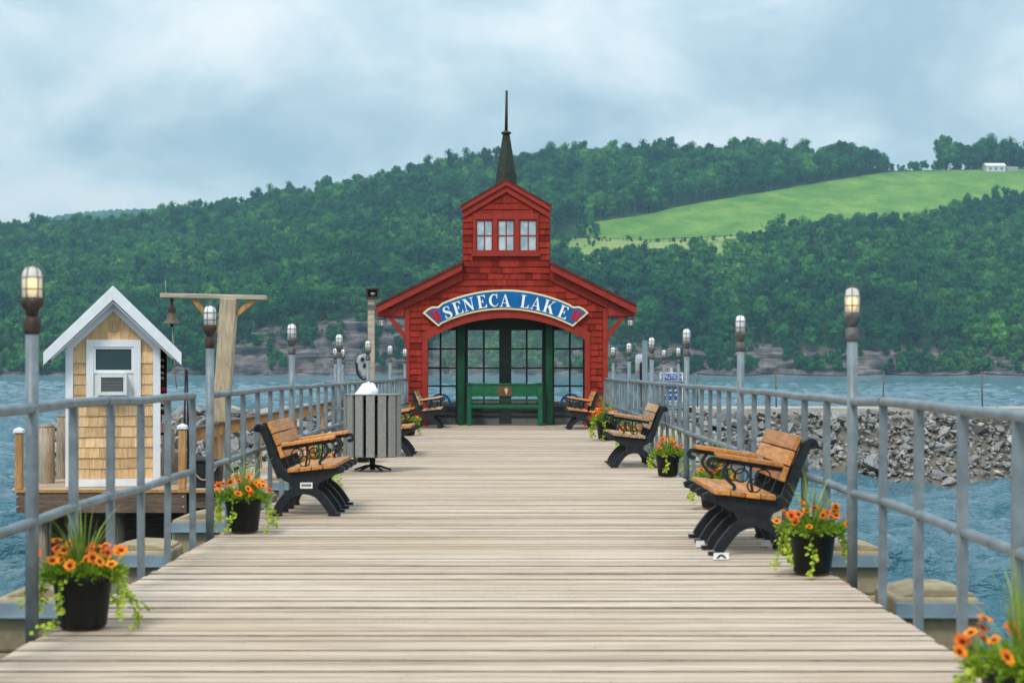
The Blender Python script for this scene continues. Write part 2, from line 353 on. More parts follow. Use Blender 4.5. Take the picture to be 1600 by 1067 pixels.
# ================================================================== THE LAKE AND THE FAR HILLSIDE
SHORE, DEPTH = 1300.0, 800.0
RU = [-900, -400, 0, 100, 200, 300, 380, 450, 540, 600, 700, 790, 850, 950, 1100, 1250, 1370, 1400, 1500, 1600, 2000, 2500]
RY = [400, 385, 374, 367, 359, 347, 333, 323, 308, 292, 273, 265, 263, 261, 261, 260, 263, 267, 265, 263, 256, 256]
CU = [-900, 0, 300, 380, 430, 500, 600, 660, 700, 780, 950, 1100, 1300, 1600, 2500]
CY = [566, 566, 556, 530, 512, 507, 500, 512, 530, 545, 543, 545, 548, 552, 554]
def fbm(x, y, s, o=3):
    v = 0; a = 1
    for i in range(o):
        v += a * mnoise.noise((x / s, y / s, 3.7 + i)); s *= 0.5; a *= 0.5
    return v
def zt(u, t):
    """height of the hillside under picture column u at depth fraction t"""
    yc = np.interp(u, CU, CY) + 5 * mnoise.noise((u / 55.0, 1.3, 0)) + 3 * mnoise.noise((u / 14.0, 4.3, 0)); yr = np.interp(u, RU, RY)
    Y = SHORE + DEPTH * t
    if t <= 0.0: y = 580 - (WATER - 0.6 - HC) * FPX / Y; return HC - (y - 580) * Y / FPX + t * 40
    if t < 0.03: k = t / 0.03; y = 585.9 + (yc - 585.9) * (k ** 0.8)
    else: y = yc + (yr - yc) * (min((t - 0.03) / 0.97, 1.0) ** 0.8)
    z = HC - (y - 580) * Y / FPX
    if 0.05 < t: z += 9 * fbm((u - 790) * Y / FPX, Y, 190) * min(1, (t - 0.05) / 0.1) * (1 if t < 0.6 else max(0, 1 - (t - 0.6) / 0.25))
    if t > 1: z -= (t - 1) * 260
    return z
def hp(u, t, dz=0):
    Y = SHORE + DEPTH * t
    return ((u - 790) * Y / FPX, Y, zt(u, t) + dz)
def hill_mat():
    n = NT('hillside_ground'); c = n.coord('World', (1,1,1))
    rock = n.ramp(n.noise(n.coord('World', (0.012, 0.012, 0.40)), 1.4, 7, 0.6, 0.4), [(0.36, (0.035, 0.03, 0.03)), (0.45, (0.20, 0.17, 0.165)), (0.50, (0.07, 0.06, 0.058)), (0.57, (0.27, 0.235, 0.22)), (0.64, (0.13, 0.11, 0.105))])
    blot = n.noise(c, 0.06, 4); rock = n.mix(rock, (0.22, 0.15, 0.12), n.ramp(blot, [(0.56, (0,0,0)), (0.7, (0.6,)*3)]))
    grn = n.ramp(n.noise(c, 0.05, 4), [(0.35, (0.02, 0.05, 0.02)), (0.7, (0.05, 0.10, 0.03))])
    at = n.node('ShaderNodeAttribute'); at.attribute_name = 'cliff'
    er = n.noise(n.coord('World', (0.12, 0.12, 0.02)), 1.2, 4); rock = n.mix(rock, n.ramp(er, [(0.35, (0.55, 0.55, 0.56)), (0.65, (1.2, 1.18, 1.15))]), 1.0, 'MULTIPLY')
    n.base(n.mix(grn, rock, at.outputs['Fac'])); n.bump(n.noise(n.coord('World', (0.1, 0.1, 1.0)), 1.5, 5), 0.8, 2.0); return n.set(0.95, spec=0.1)
M['hill'] = hill_mat()
us = np.concatenate([np.linspace(-900, -100, 20), np.arange(-80, 1700, 10), np.linspace(1720, 2500, 20)])
ts = np.concatenate([[-0.03, -0.005], np.linspace(0.0005, 0.034, 14), np.linspace(0.045, 1.0, 46), np.linspace(1.05, 1.7, 6)])
m = MB(); V = []; cl = []
for t in ts:
    for u in us:
        x, y, z = hp(u, t)
        if 0 < t < 0.033:
            z += 3.0 * mnoise.noise((x / 12, z / 5, 0)); y += 11 * mnoise.noise((x / 22, z / 6, 5)) + 5 * mnoise.noise((x / 7, z / 2.5, 9))
        V.append((x, y, z)); cl.append(1.0 if t < 0.036 else 0.0)
nu = len(us); F = [(j*nu+i, j*nu+i+1, (j+1)*nu+i+1, (j+1)*nu+i) for j in range(len(ts)-1) for i in range(nu-1)]
m.add(V, F, True)
hill = tag(m.build('hillside', M['hill']), kind='structure')
a = hill.data.attributes.new('cliff', 'FLOAT', 'POINT'); a.data.foreach_set('value', cl)

# the farther ridge that peeks out on the left, and rising land beyond the crest
def forestmat(name, dark, mid, light):
    n = NT(name); c = n.coord('World', (1,1,1))
    f = n.noise(c, 0.012, 3); col = n.ramp(f, [(0.35, dark), (0.5, mid), (0.68, light)])  # broad tone patches put cloud shading into the leaf colour
    oi = n.node('ShaderNodeObjectInfo'); col = n.mix(col, n.ramp(oi.outputs['Random'], [(0, (0.42, 0.5, 0.6)), (0.4, (0.9,.95,1)), (0.8, (1.35, 1.3, 1.0)), (1, (2.0, 1.7, 1.1))]), 1.0, 'MULTIPLY')
    g = n.noise(c, 0.35, 3); col = n.mix(col, n.ramp(g, [(0.3, (0.6,)*3), (0.7, (1.3,)*3)]), 1.0, 'MULTIPLY')
    n.base(col); n.set(0.8, spec=0.12)
    t = n.node('ShaderNodeBsdfTranslucent'); n.link(col, t.inputs[0]); mx = n.node('ShaderNodeMixShader'); mx.inputs[0].default_value = 0.2
    n.link(n.b.outputs[0], mx.inputs[1]); n.link(t.outputs[0], mx.inputs[2]); n.link(mx.outputs[0], n.out.inputs[0]); return n.m
M['forest'] = forestmat('forest_leaves', (0.014, 0.078, 0.040), (0.033, 0.138, 0.048), (0.09, 0.235, 0.06))
FU = [-900, -300, 20, 60, 120, 170, 300, 360, 450, 700]; FY = [392, 370, 351, 341, 331, 327, 323, 321, 330, 340]
m = MB(); V = []; fu = np.arange(-900, 700, 2.5)
for k, (Y, f) in enumerate(((3600, 0.0), (4000, 0.75), (4300, 1.0), (4800, 0.6))):
    for u in fu:
        zr_ = HC - (np.interp(u, FU, FY) - 580) * 4300 / FPX
        V.append(((u - 790) * Y / FPX, Y, -2 + zr_ * f + 7 * mnoise.noise((u / 4.0, k, 0)) * f))
nf = len(fu); m.add(V, [(j*nf+i, j*nf+i+1, (j+1)*nf+i+1, (j+1)*nf+i) for j in range(3) for i in range(nf-1)])
tag(m.build('far_ridge_hill', M['forest']), kind='structure')

# fields near the crest
TU = [860, 915, 1000, 1100, 1200, 1300, 1380, 1480, 1600, 2000]; TY = [372, 349, 337, 319, 301, 283, 271, 267, 266, 262]
LU = [860, 930, 1130, 1180, 1215, 1350, 1480, 1500, 1560, 1600, 2000]; LY = [388, 392, 386, 372, 350, 336, 320, 303, 292, 287, 280]
def finv(u, y):
    yc = np.interp(u, CU, CY); yr = np.interp(u, RU, RY)
    s = (y - yc) / (yr - yc); s = min(max(s, 0.0), 0.999); return 0.03 + 0.97 * s ** (1 / 0.8)
def field_mat():
    n = NT('vineyard_field'); c = n.coord('World', (1,1,1))
    f = n.noise(c, 0.03, 5); col = n.ramp(f, [(0.3, (0.085, 0.19, 0.035)), (0.5, (0.14, 0.25, 0.048)), (0.72, (0.23, 0.33, 0.07))])
    w = n.node('ShaderNodeTexWave', wave_type='BANDS', bands_direction='X'); w.inputs['Scale'].default_value = 0.06; w.inputs['Distortion'].default_value = 1.0; w.inputs['Detail'].default_value = 2
    rt = n.node('ShaderNodeMapping'); rt.inputs['Rotation'].default_value = (0, 0, R(62)); n.link(c, rt.inputs[0]); n.link(rt.outputs[0], w.inputs['Vector'])
    col = n.mix(col, n.ramp(w.outputs['Fac'], [(0.2, (0.55, 0.66, 0.55)), (0.8, (1.15, 1.12, 1.1))]), 1.0, 'MULTIPLY')
    sp = n.noise(c, 0.25, 4, 0.7); col = n.mix(col, (0.055, 0.14, 0.035), n.ramp(sp, [(0.55, (0,0,0)), (0.64, (0.7,)*3)]))
    n.base(col); return n.set(0.95, spec=0.1)
M['field'] = field_mat()
def meadow_mat():
    n = NT('dry_meadow'); c = n.coord('World', (0.3, 1, 1)); f = n.noise(c, 0.05, 5)
    n.base(n.ramp(f, [(0.3, (0.10, 0.19, 0.05)), (0.5, (0.20, 0.27, 0.07)), (0.7, (0.34, 0.33, 0.13))])); return n.set(0.95, spec=0.1)
M['meadow'] = meadow_mat()
def drape(name, mat, u0, u1, top, bot, dz):
    m = MB(); uu = np.arange(u0, u1 + 1, 10); V = []; K = 26
    for k in range(K + 1):
        for u in uu:
            a_, b_ = top(u), bot(u); V.append(hp(u, finv(u, a_ + (b_ - a_) * k / K), dz))
    n_ = len(uu); m.add(V, [(k*n_+i, (k+1)*n_+i, (k+1)*n_+i+1, k*n_+i+1) for k in range(K) for i in range(n_-1)], True)
    return tag(m.build(name, mat), kind='structure')
drape('vineyard_field', M['field'], 915, 2000, lambda u: np.interp(u, TU, TY), lambda u: min(np.interp(u, LU, LY) + 32, 364 if u < 1190 else 400), 0.8)
drape('meadow_field', M['meadow'], 860, 1260, lambda u: 365 if u > 920 else np.interp(u, [860, 920], [376, 365]), lambda u: np.interp(u, LU, LY) + 32, 0.8)

# trees of the far wood: leaf clumps on a crown, a trunk with limbs; thousands share these shapes
tree_col = bpy.data.collections.new('far_tree_shapes')
M['bark'] = paint('tree_bark', (0.12, 0.10, 0.085), 0.9, None, 0.7, 0.2, 3)
def tree_shape(seed, h, rx, crown_lo, nq=760):
    rng = random.Random(seed); m = MB(); cz = (h + crown_lo) / 2; rz = (h - crown_lo) / 2
    lobes = [(rng.uniform(-.55, .55)*rx, rng.uniform(-.55, .55)*rx, cz + rng.uniform(-.6, .62)*rz, rng.uniform(.36, .62)*rx) for _ in range(9)] + [(0, 0, cz + .1*rz, .7*rx)]
    for lx, ly, lz, lr in lobes:                                 # leafy mass inside the crown
        for _ in range(1):
            ico = [(0,0,1),(0,0,-1),(1,0,0),(-1,0,0),(0,1,0),(0,-1,0)]
            vs = [(lx + a*lr*.78*rng.uniform(.8,1.1), ly + b*lr*.78*rng.uniform(.8,1.1), lz + c*lr*.85) for a, b, c in ico]
            m.add(vs, [(0,2,4),(0,4,3),(0,3,5),(0,5,2),(1,4,2),(1,3,4),(1,5,3),(1,2,5)])
    for i in range(nq):
        lx, ly, lz, lr = lobes[rng.randrange(len(lobes))]
        d = Vector((rng.gauss(0,1), rng.gauss(0,1), rng.gauss(0.25,1))).normalized(); p = Vector((lx, ly, lz)) + d * lr * rng.uniform(.75, 1.12)
        q = (d + Vector((rng.gauss(0,.6), rng.gauss(0,.6), rng.gauss(0,.6)))).normalized(); a_ = q.orthogonal().normalized(); a_.rotate(Matrix.Rotation(rng.uniform(0, 6.28), 3, q)); b_ = q.cross(a_); s_ = rng.uniform(.32, .72)
        m.add([p - a_*s_, p + b_*s_*.7, p + a_*s_, p - b_*s_*.7], [(0,1,2,3)])
    nleaf = len(m.f)
    m.tube([(0,0,-2), (0.1,0,crown_lo*.6), (0,0.15,cz)], [.34, .26, .12], 5)
    for k in range(3):
        t_ = rng.uniform(0, 6.28); m.tube([(0,0,crown_lo*.9), (math.cos(t_)*rx*.5, math.sin(t_)*rx*.5, cz)], [.13, .05], 4)
    me = m.mesh('far_tree', M['forest']); me.materials.append(M['bark'])
    for i, p in enumerate(me.polygons): p.material_index = 0 if i < nleaf else 1
    o = bpy.data.objects.new('far_tree', me); tree_col.objects.link(o)
for i, (h, rx, lo) in enumerate(((20, 5.4, 5), (22, 5.0, 7), (18, 5.8, 4), (23, 4.4, 6), (19, 5.2, 3.5), (16, 4.6, 2.5))): tree_shape(100 + i, h, rx, lo)

def scatter(name, pts, label, cat):
    """one object of many far trees: points carrying spin, size and shape number"""
    me = bpy.data.meshes.new(name); me.from_pydata([p[:3] for p in pts], [], [])
    for nm, k in (('spin', 3), ('size', 4)):
        at = me.attributes.new(nm, 'FLOAT', 'POINT'); at.data.foreach_set('value', [p[k] for p in pts])
    at = me.attributes.new('shape', 'INT', 'POINT'); at.data.foreach_set('value', [p[5] for p in pts])
    o = bpy.data.objects.new(name, me); COL.objects.link(o)
    g = bpy.data.node_groups.new(name + '_nodes', 'GeometryNodeTree')
    g.interface.new_socket('Geometry', in_out='INPUT', socket_type='NodeSocketGeometry'); g.interface.new_socket('Geometry', in_out='OUTPUT', socket_type='NodeSocketGeometry')
    N = g.nodes; i_ = N.new('NodeGroupInput'); o_ = N.new('NodeGroupOutput'); iop = N.new('GeometryNodeInstanceOnPoints')
    ci = N.new('GeometryNodeCollectionInfo'); ci.inputs[0].default_value = tree_col; ci.inputs[1].default_value = True; ci.inputs[2].default_value = True
    iop.inputs['Pick Instance'].default_value = True
    def attr(nm, ty):
        a_ = N.new('GeometryNodeInputNamedAttribute'); a_.data_type = ty; a_.inputs[0].default_value = nm; return a_.outputs[0]
    cx = N.new('ShaderNodeCombineXYZ'); g.links.new(attr('spin', 'FLOAT'), cx.inputs[2])
    er = N.new('FunctionNodeEulerToRotation'); g.links.new(cx.outputs[0], er.inputs[0])
    g.links.new(i_.outputs[0], iop.inputs['Points']); g.links.new(ci.outputs[0], iop.inputs['Instance'])
    g.links.new(attr('shape', 'INT'), iop.inputs['Instance Index']); g.links.new(er.outputs[0], iop.inputs['Rotation']); g.links.new(attr('size', 'FLOAT'), iop.inputs['Scale'])
    g.links.new(iop.outputs[0], o_.inputs[0])
    md = o.modifiers.new('trees', 'NODES'); md.node_group = g
    return tag(o, label, cat, kind='stuff')
rng = random.Random(3); pts = []
sp = 9.4; Y = SHORE + 0.034 * DEPTH
while Y < SHORE + 1.05 * DEPTH:
    xw = 1180 * Y / FPX; X = -xw
    while X < xw:
        x = X + rng.uniform(-.45, .45)*sp; y = Y + rng.uniform(-.45, .45)*sp; X += sp
        u = 790 + x * FPX / y; t = (y - SHORE) / DEPTH
        if u < -260 or u > 1860: continue
        yc = np.interp(u, CU, CY); yr = np.interp(u, RU, RY); yi = yc + (yr - yc) * (min(max((t - .03) / .97, 0), 1) ** .8)
        s = rng.choice((rng.uniform(.6, .9), rng.uniform(.85, 1.3), rng.uniform(.85, 1.3), rng.uniform(1.2, 1.6))) * (1.0 + 0.22 * mnoise.noise((x / 90, y / 90, 0)))
        if 858 < u:
            lo_ = np.interp(u, LU, LY) + 32
            if np.interp(u, TU, TY) < yi < lo_: continue
            if yi <= np.interp(u, TU, TY):
                if u < 1385: s *= 1.28
                elif u < 1462: s *= rng.uniform(.4, .8)
                elif t > 0.995: s *= rng.uniform(1.35, 1.75)
                else: continue
                if u > 1520 and u < 1600 and t < 1.0: continue
        if rng.random() < 0.03: continue
        pts.append((x, y, zt(u, t) - 0.5, rng.uniform(0, 6.28), s, rng.randrange(6)))
    Y += sp
# tall clump on the skyline at the right
for k in range(26):
    u = rng.uniform(1466, 1680); pts.append((*hp(u, rng.uniform(1.0, 1.02), -1), rng.uniform(0, 6.28), rng.uniform(1.45, 2.0), rng.choice((1, 3))))
scatter('forest', pts, 'dense green wood covering the hillside across the lake', 'forest')
# shrubs on the shore cliff and the hedge between the fields
pts = []
for k in range(5200):
    u = rng.uniform(-240, 1840); t = rng.uniform(0.001, 0.033)
    if mnoise.noise((u / 38.0, t * 60, 2.0)) + 0.5 * mnoise.noise((u / 11.0, t * 150, 7.0)) < ((0.10 if 340 < u < 690 else (0.16 if t > 0.008 else -0.1)) if 340 < u < 690 or u > 880 else -0.35): continue
    pts.append((*hp(u, t, -1.5), rng.uniform(0, 6.28), rng.uniform(.22, .72), rng.randrange(6)))
for k in range(70):
    u = rng.uniform(925, 1190); pts.append((*hp(u, finv(u, 367 + rng.uniform(-1.5, 4)), -1), rng.uniform(0, 6.28), rng.uniform(.1, .42), rng.randrange(6)))
for k in range(16):
    u = rng.uniform(868, 930); pts.append((*hp(u, finv(u, rng.uniform(372, 380)), -1), rng.uniform(0, 6.28), rng.uniform(.2, .5), rng.randrange(6)))
for k in range(22):
    u = rng.uniform(903, 934); pts.append((*hp(u, finv(u, rng.uniform(346, 368)), -1), rng.uniform(0, 6.28), rng.uniform(.3, .8), rng.randrange(6)))
scatter('cliff_shrubs', pts, 'scattered green shrubs clinging to the far shore cliff', 'shrubs')

# barn by the crest field
bx, by, bz = hp(1553, 0.985, 0.2)
barn = thing('barn', 'pale metal barn on the crest by the skyline trees', 'barn', (bx, by, bz))
w, d, h, rh = 12.0, 9.0, 5.2, 4.0
m = MB(); m.box(-w, w, -d, d, -2, h); m.prism([(-d, h), (d, h), (0, h + rh)], -w, w, 'x'); m.build('wall', M['hull'], barn)
m = MB()
for s in (-1, 1): m.prism([(s*(d+.8), h - .2), (s*(d+.8), h + .1), (0, h + rh + .5), (0, h + rh + .15)], -w - .7, w + .7, 'x')
m.build('roof', M['flag_white'], barn, fix=True)
for x in (-7, 0, 7): MB().box(x-1.6, x+1.6, -d-.1, -d+.05, 0, 3.2).build('door', M['grille'], barn)
tag(MB().box(-7, 7, -4, 4, -1, 3.2).prism([(-4.4, 3.2), (4.4, 3.2), (0, 5.2)], -7.4, 7.4, 'x').build('shed', M['chrome'], None, loc=(bx + 22, by, bz)), 'low grey shed just right of the pale barn', 'shed')

# ------------------------------------------------------------------ water: one sheet, real waves near, fine ripples in the material
def water_mat():
    n = NT('lake_water'); n.set(0.05, spec=0.5); n.b.inputs['IOR'].default_value = 1.33
    a_ = n.noise(n.coord('World', (0.55, 1.0, 1)), 1.3, 5, 0.62, 0.3); b_ = n.noise(n.coord('World', (0.8, 1.3, 1)), 4.0, 5, 0.62)
    ad = n.node('ShaderNodeMath', operation='MULTIPLY_ADD'); ad.inputs[1].default_value = 0.55; n.link(b_, ad.inputs[0]); n.link(a_, ad.inputs[2])
    big = n.noise(n.coord('World', (0.5, 1.0, 1)), 0.22, 4, 0.6, 0.4); a3 = n.node('ShaderNodeMath', operation='MULTIPLY_ADD'); a3.inputs[1].default_value = 3.2; n.link(big, a3.inputs[0]); n.link(ad.outputs[0], a3.inputs[2])
    n.bump(a3.outputs[0], 1.0, 0.55)
    f = n.noise(n.coord('World', (0.012, 0.05, 1)), 1.0, 4); n.base(n.ramp(f, [(0.3, (0.035, 0.125, 0.168)), (0.7, (0.085, 0.205, 0.255))]))
    return n.m
M['water'] = water_mat()
uu = np.concatenate([np.linspace(-14000, -400, 24)[:-1], np.linspace(-400, -60, 24)[:-1], np.linspace(-60, 1660, 420), np.linspace(1660, 2000, 24)[1:], np.linspace(2000, 15600, 24)[1:]])
yy = np.concatenate([np.geomspace(3.0, 480, 800), np.geomspace(500, 1420, 60)])
U, YY = np.meshgrid(uu, yy); XX = (U - 790) * (YY + 2) / FPX
wr = np.random.RandomState(5); ZZ = np.zeros_like(XX)
dy = np.gradient(yy)[:, None] * np.ones_like(XX); dx = np.abs(np.gradient(XX, axis=1))
for k in range(84):
    lam = 0.4 * (9.0 / 0.4) ** wr.rand() if k < 60 else 4.0 * 3.5 ** wr.rand(); th = R(wr.normal(-68, 30)); kx, ky = math.cos(th), math.sin(th)
    need = lam / np.maximum(1e-6, np.maximum(dy * abs(ky), dx * abs(kx))); fade = np.clip((need - 2.5) / 3, 0, 1)
    ph = 2*math.pi*(XX*kx + YY*ky)/lam + wr.rand()*6.28
    ZZ += fade * 0.019 * lam ** 0.6 * (np.sin(ph) + 0.25*np.sin(2*ph + 1.2))
me = bpy.data.meshes.new('lake_water'); r_, c_ = XX.shape
P = np.stack([XX, YY, ZZ + WATER], -1).reshape(-1, 3)
idx = np.arange(r_*c_).reshape(r_, c_); Q = np.stack([idx[:-1,:-1], idx[:-1,1:], idx[1:,1:], idx[1:,:-1]], -1).reshape(-1, 4)
me.vertices.add(len(P)); me.vertices.foreach_set('co', P.ravel()); me.loops.add(Q.size); me.loops.foreach_set('vertex_index', Q.ravel())
me.polygons.add(len(Q)); me.polygons.foreach_set('loop_start', np.arange(0, Q.size, 4)); me.polygons.foreach_set('use_smooth', np.ones(len(Q), bool))
me.materials.append(M['water']); me.update(); me.validate()
wo = bpy.data.objects.new('lake_water', me); COL.objects.link(wo); tag(wo, kind='structure')

# ------------------------------------------------------------------ haze: the air over the lake
def haze():
    o = MB().box(-4600, 4600, -60, 6400, -4, 480)
    n = bpy.data.materials.new('haze_air'); n.use_nodes = True; n.node_tree.nodes.clear()
    ou = n.node_tree.nodes.new('ShaderNodeOutputMaterial'); pv = n.node_tree.nodes.new('ShaderNodeVolumePrincipled')
    pv.inputs['Color'].default_value = (0.42, 0.78, 0.96, 1); pv.inputs['Density'].default_value = 0.00010; pv.inputs['Anisotropy'].default_value = 0.0
    n.node_tree.links.new(pv.outputs[0], ou.inputs['Volume'])
    return tag(o.build('haze', n), 'thin blue haze in the air over the lake', 'haze', kind='stuff')
haze()

# ================================================================== THE PIER
XL = -2.2
def XR(Y): return 2.0 + 0.2 * (Y - 7.5) / 29.5
deck = tag(bpy.data.objects.new('pier_deck', None), kind='structure'); COL.objects.link(deck)
rng = random.Random(11); Y = 3.0; pw = 0.132
while Y < 40.4:
    xl = XL + 0.028 + rng.uniform(-.006, .012); xr = XR(Y) - 0.028 + rng.uniform(-.012, .006)
    g = rng.uniform(.0025, .0055) if rng.random() < .75 else rng.uniform(.006, .0095); z1 = rng.uniform(-.005, .002); tl = rng.uniform(-.0015, .0015); c = .004
    y0, y1 = Y + g, Y + pw - g
    m = MB(); m.add([(xl, y0, -.045), (xr, y0, -.045), (xr, y1, -.045), (xl, y1, -.045), (xl, y0, z1-c), (xr, y0, z1-c+tl), (xr, y1, z1-c+tl), (xl, y1, z1-c),
                     (xl, y0+c, z1), (xr, y0+c, z1+tl), (xr, y1-c, z1+tl), (xl, y1-c, z1)],
                    [(0,3,2,1), (0,1,5,4), (1,2,6,5), (2,3,7,6), (3,0,4,7), (4,5,9,8), (5,6,10,9), (6,7,11,10), (7,4,8,11), (8,9,10,11)])
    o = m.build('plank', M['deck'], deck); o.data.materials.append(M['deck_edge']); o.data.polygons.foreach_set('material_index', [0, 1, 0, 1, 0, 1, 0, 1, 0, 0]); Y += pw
m = MB(); rn = random.Random(77); yn = 3.0
while yn < 38:
    for x in (-2.0, -1.2, -.4, .4, 1.2, 1.85):
        for dy_ in (.033, .1):
            if rn.random() < .6: continue
            a_ = x + rn.uniform(-.05, .05); b_ = yn + dy_ + rn.uniform(-.006, .006); m.add([(a_ + .0045*math.cos(q), b_ + .0045*math.sin(q), .0035) for q in (0, 1.05, 2.09, 3.14, 4.19, 5.24)], [(0,1,2,3,4,5)])
    yn += pw
o = m.build('nail_heads', M['rust'], deck); o['kind'] = 'stuff'
m = MB()
for x in (-2.08, -1.2, 0, 1.1, 1.85): m.box(x-.06, x+.06, 3, 40.3, -.32, -.05)
m.build('joists', M['beam'], deck)
# concrete pier caps with a steel channel across the front
for i, Y in enumerate((6.75, 9.2, 11.6, 14.1, 16.6, 19.1, 21.6, 24.1)):
    cap = tag(bpy.data.objects.new('concrete_support', None), 'concrete pier cap under the deck, number %d counted from the camera' % (i + 1), 'pier support', 'concrete caps carrying the pier'); COL.objects.link(cap); cap.location = (0, Y, 0)
    cap['label'] = ['tan concrete pier cap nearest the camera', ''][0] if i == 0 else 'tan concrete pier cap, %s in line from the camera' % ('', 'second', 'third', 'fourth', 'fifth', 'sixth', 'seventh', 'eighth', 'ninth', 'tenth', 'eleventh', 'twelfth', 'thirteenth', 'fourteenth')[i]
    xl, xr = XL - .64, XR(Y) + .63
    m = MB(); m.box(xl, xr, 0.06, .6, -2.6, -.335); m.box(xl, XL - .16, .06, .6, -.335, -.03); m.box(XR(Y) + .16, xr, .06, .6, -.335, -.03)
    m.build('cap_block', M['concrete'], cap, 0.02)
    for s, (a, b) in (('l', (xl, XL - .16)), ('r', (XR(Y) + .16, xr))):
        MB().prism([(a + .03, -.035), (a + (b-a)*.15, -.01), (a + (b-a)*.4, .018), (a + (b-a)*.75, .012), (b - .02, -.012), (b - .02, -.035)], .1, .56).build('mortar_hump', M['concrete'], cap, 0.01, fix=True)
        m = MB(); m.box(a - .005, b + .02, .025, .058, -.135, -.055); m.box(a - .005, b + .02, .0, .025, -.135, -.125)
        m.build('steel_channel', M['steel'], cap)
# wider landing round the pavilion
MBp = MB().box(-3.75, 3.7, 33.0, 41.0, -.30, -.05)
tag(MBp.build('landing_deck', M['deck']), kind='structure')
m = MB()
for x in (-3.5, -1.5, 1.5, 3.5):
    for y in (33.5, 37, 40.5): m.tube([(x, y, -3), (x, y, -.3)], .14, 8)
o = tag(m.build('landing_piles', M['pile']), kind='structure')

# ------------------------------------------------------------------ railings
def railing(label, line, y0, y1, posts, group='grey pipe railings'):
    t = thing('pier_railing', label, 'railing', (line(y0), y0, 0), 0, group)
    x0 = line(y0); n_ = max(2, int((y1 - y0) / 0.8))
    rg = random.Random(int(y0 * 7)); P = []
    for k in range(n_ + 1):
        y = y0 + (y1 - y0) * k / n_; P.append((line(y) - x0 + rg.uniform(-.006, .006), y - y0, 1.06 + rg.uniform(-.009, .009)))
    MB().tube(P, .026, 10).build('top_rail', M['rail'], t)
    MB().tube([(p[0], p[1], p[2] - .53) for p in P], .024, 10).build('middle_rail', M['rail'], t)
    for k in range(1, n_, 6):
        y = y0 + (y1 - y0) * k / n_
        for dz in (0, -.53): MB().tube([(P[k][0], P[k][1] - .03, P[k][2] + dz), (P[k][0], P[k][1] + .03, P[k][2] + dz)], .031, 10).build('sleeve', M['rail'], t)
    for y in posts:
        me = MB(); me.box(-.02, .02, -.02, .02, -.16, 1.05)
        o = me.build('post', M['rail'], t); o.location = (line(y) - x0, y - y0, 0); o.rotation_euler = (rg.uniform(-.006, .006), rg.uniform(-.006, .006), rg.uniform(-.08, .08))
    return t
LL = [7.73, 12.38, 17.12, 22.0, 26.6, 31.7, 36.4]
RLm = [4.9, 9.67, 14.5, 19.1, 24.05, 28.9, 33.7]
def between(a, n, ex=None):
    r = []
    for i in range(len(a) - 1):
        r += [a[i] + (a[i+1] - a[i]) * k / n for k in range(1, n)]
    return r
railing('grey pipe railing along left deck edge nearest the camera', lambda y: XL, 3.2, 11.72, [3.9, 4.7, 5.45, 6.2, 6.95, 8.47, 9.26, 10.04, 10.83, 11.70])
railing('grey pipe railing along left deck edge from planter gap to pavilion', lambda y: XL, 12.38, 37.3, between(LL[1:], 6) + [37.2])
railing('grey pipe railing along the whole right deck edge', XR, 3.2, 37.3, between(RLm, 6) + [4.1, 34.5, 35.3, 36.1, 37.0])
def side_rail(label, pts, posts):
    t = thing('landing_railing', label, 'railing', pts[0], 0, 'railings round the pavilion landing')
    o = Vector(pts[0]); L = [Vector(p) - o for p in pts]
    MB().tube([p + Vector((0,0,1.06)) for p in L], .026, 8).build('top_rail', M['rail'], t)
    MB().tube([p + Vector((0,0,.53)) for p in L], .024, 8).build('middle_rail', M['rail'], t)
    for p in posts: MB().box(-.02, .02, -.02, .02, -.1, 1.05).build('post', M['rail'], t, loc=Vector(p) - o)
side_rail('grey railing round left side of pavilion landing', [(-2.3, 33.15, -.05), (-3.6, 33.15, -.05), (-3.6, 40.8, -.05)], [(-3.6, 33.15, -.05), (-2.95, 33.15, -.05), (-3.6, 36.5, -.05), (-3.6, 38.5, -.05), (-3.6, 40.7, -.05)])
side_rail('grey railing round right side of pavilion landing', [(2.35, 33.15, -.05), (3.55, 33.15, -.05), (3.55, 40.8, -.05)], [(3.55, 33.15, -.05), (2.95, 33.15, -.05), (3.55, 36.5, -.05), (3.55, 38.5, -.05), (3.55, 40.7, -.05)])

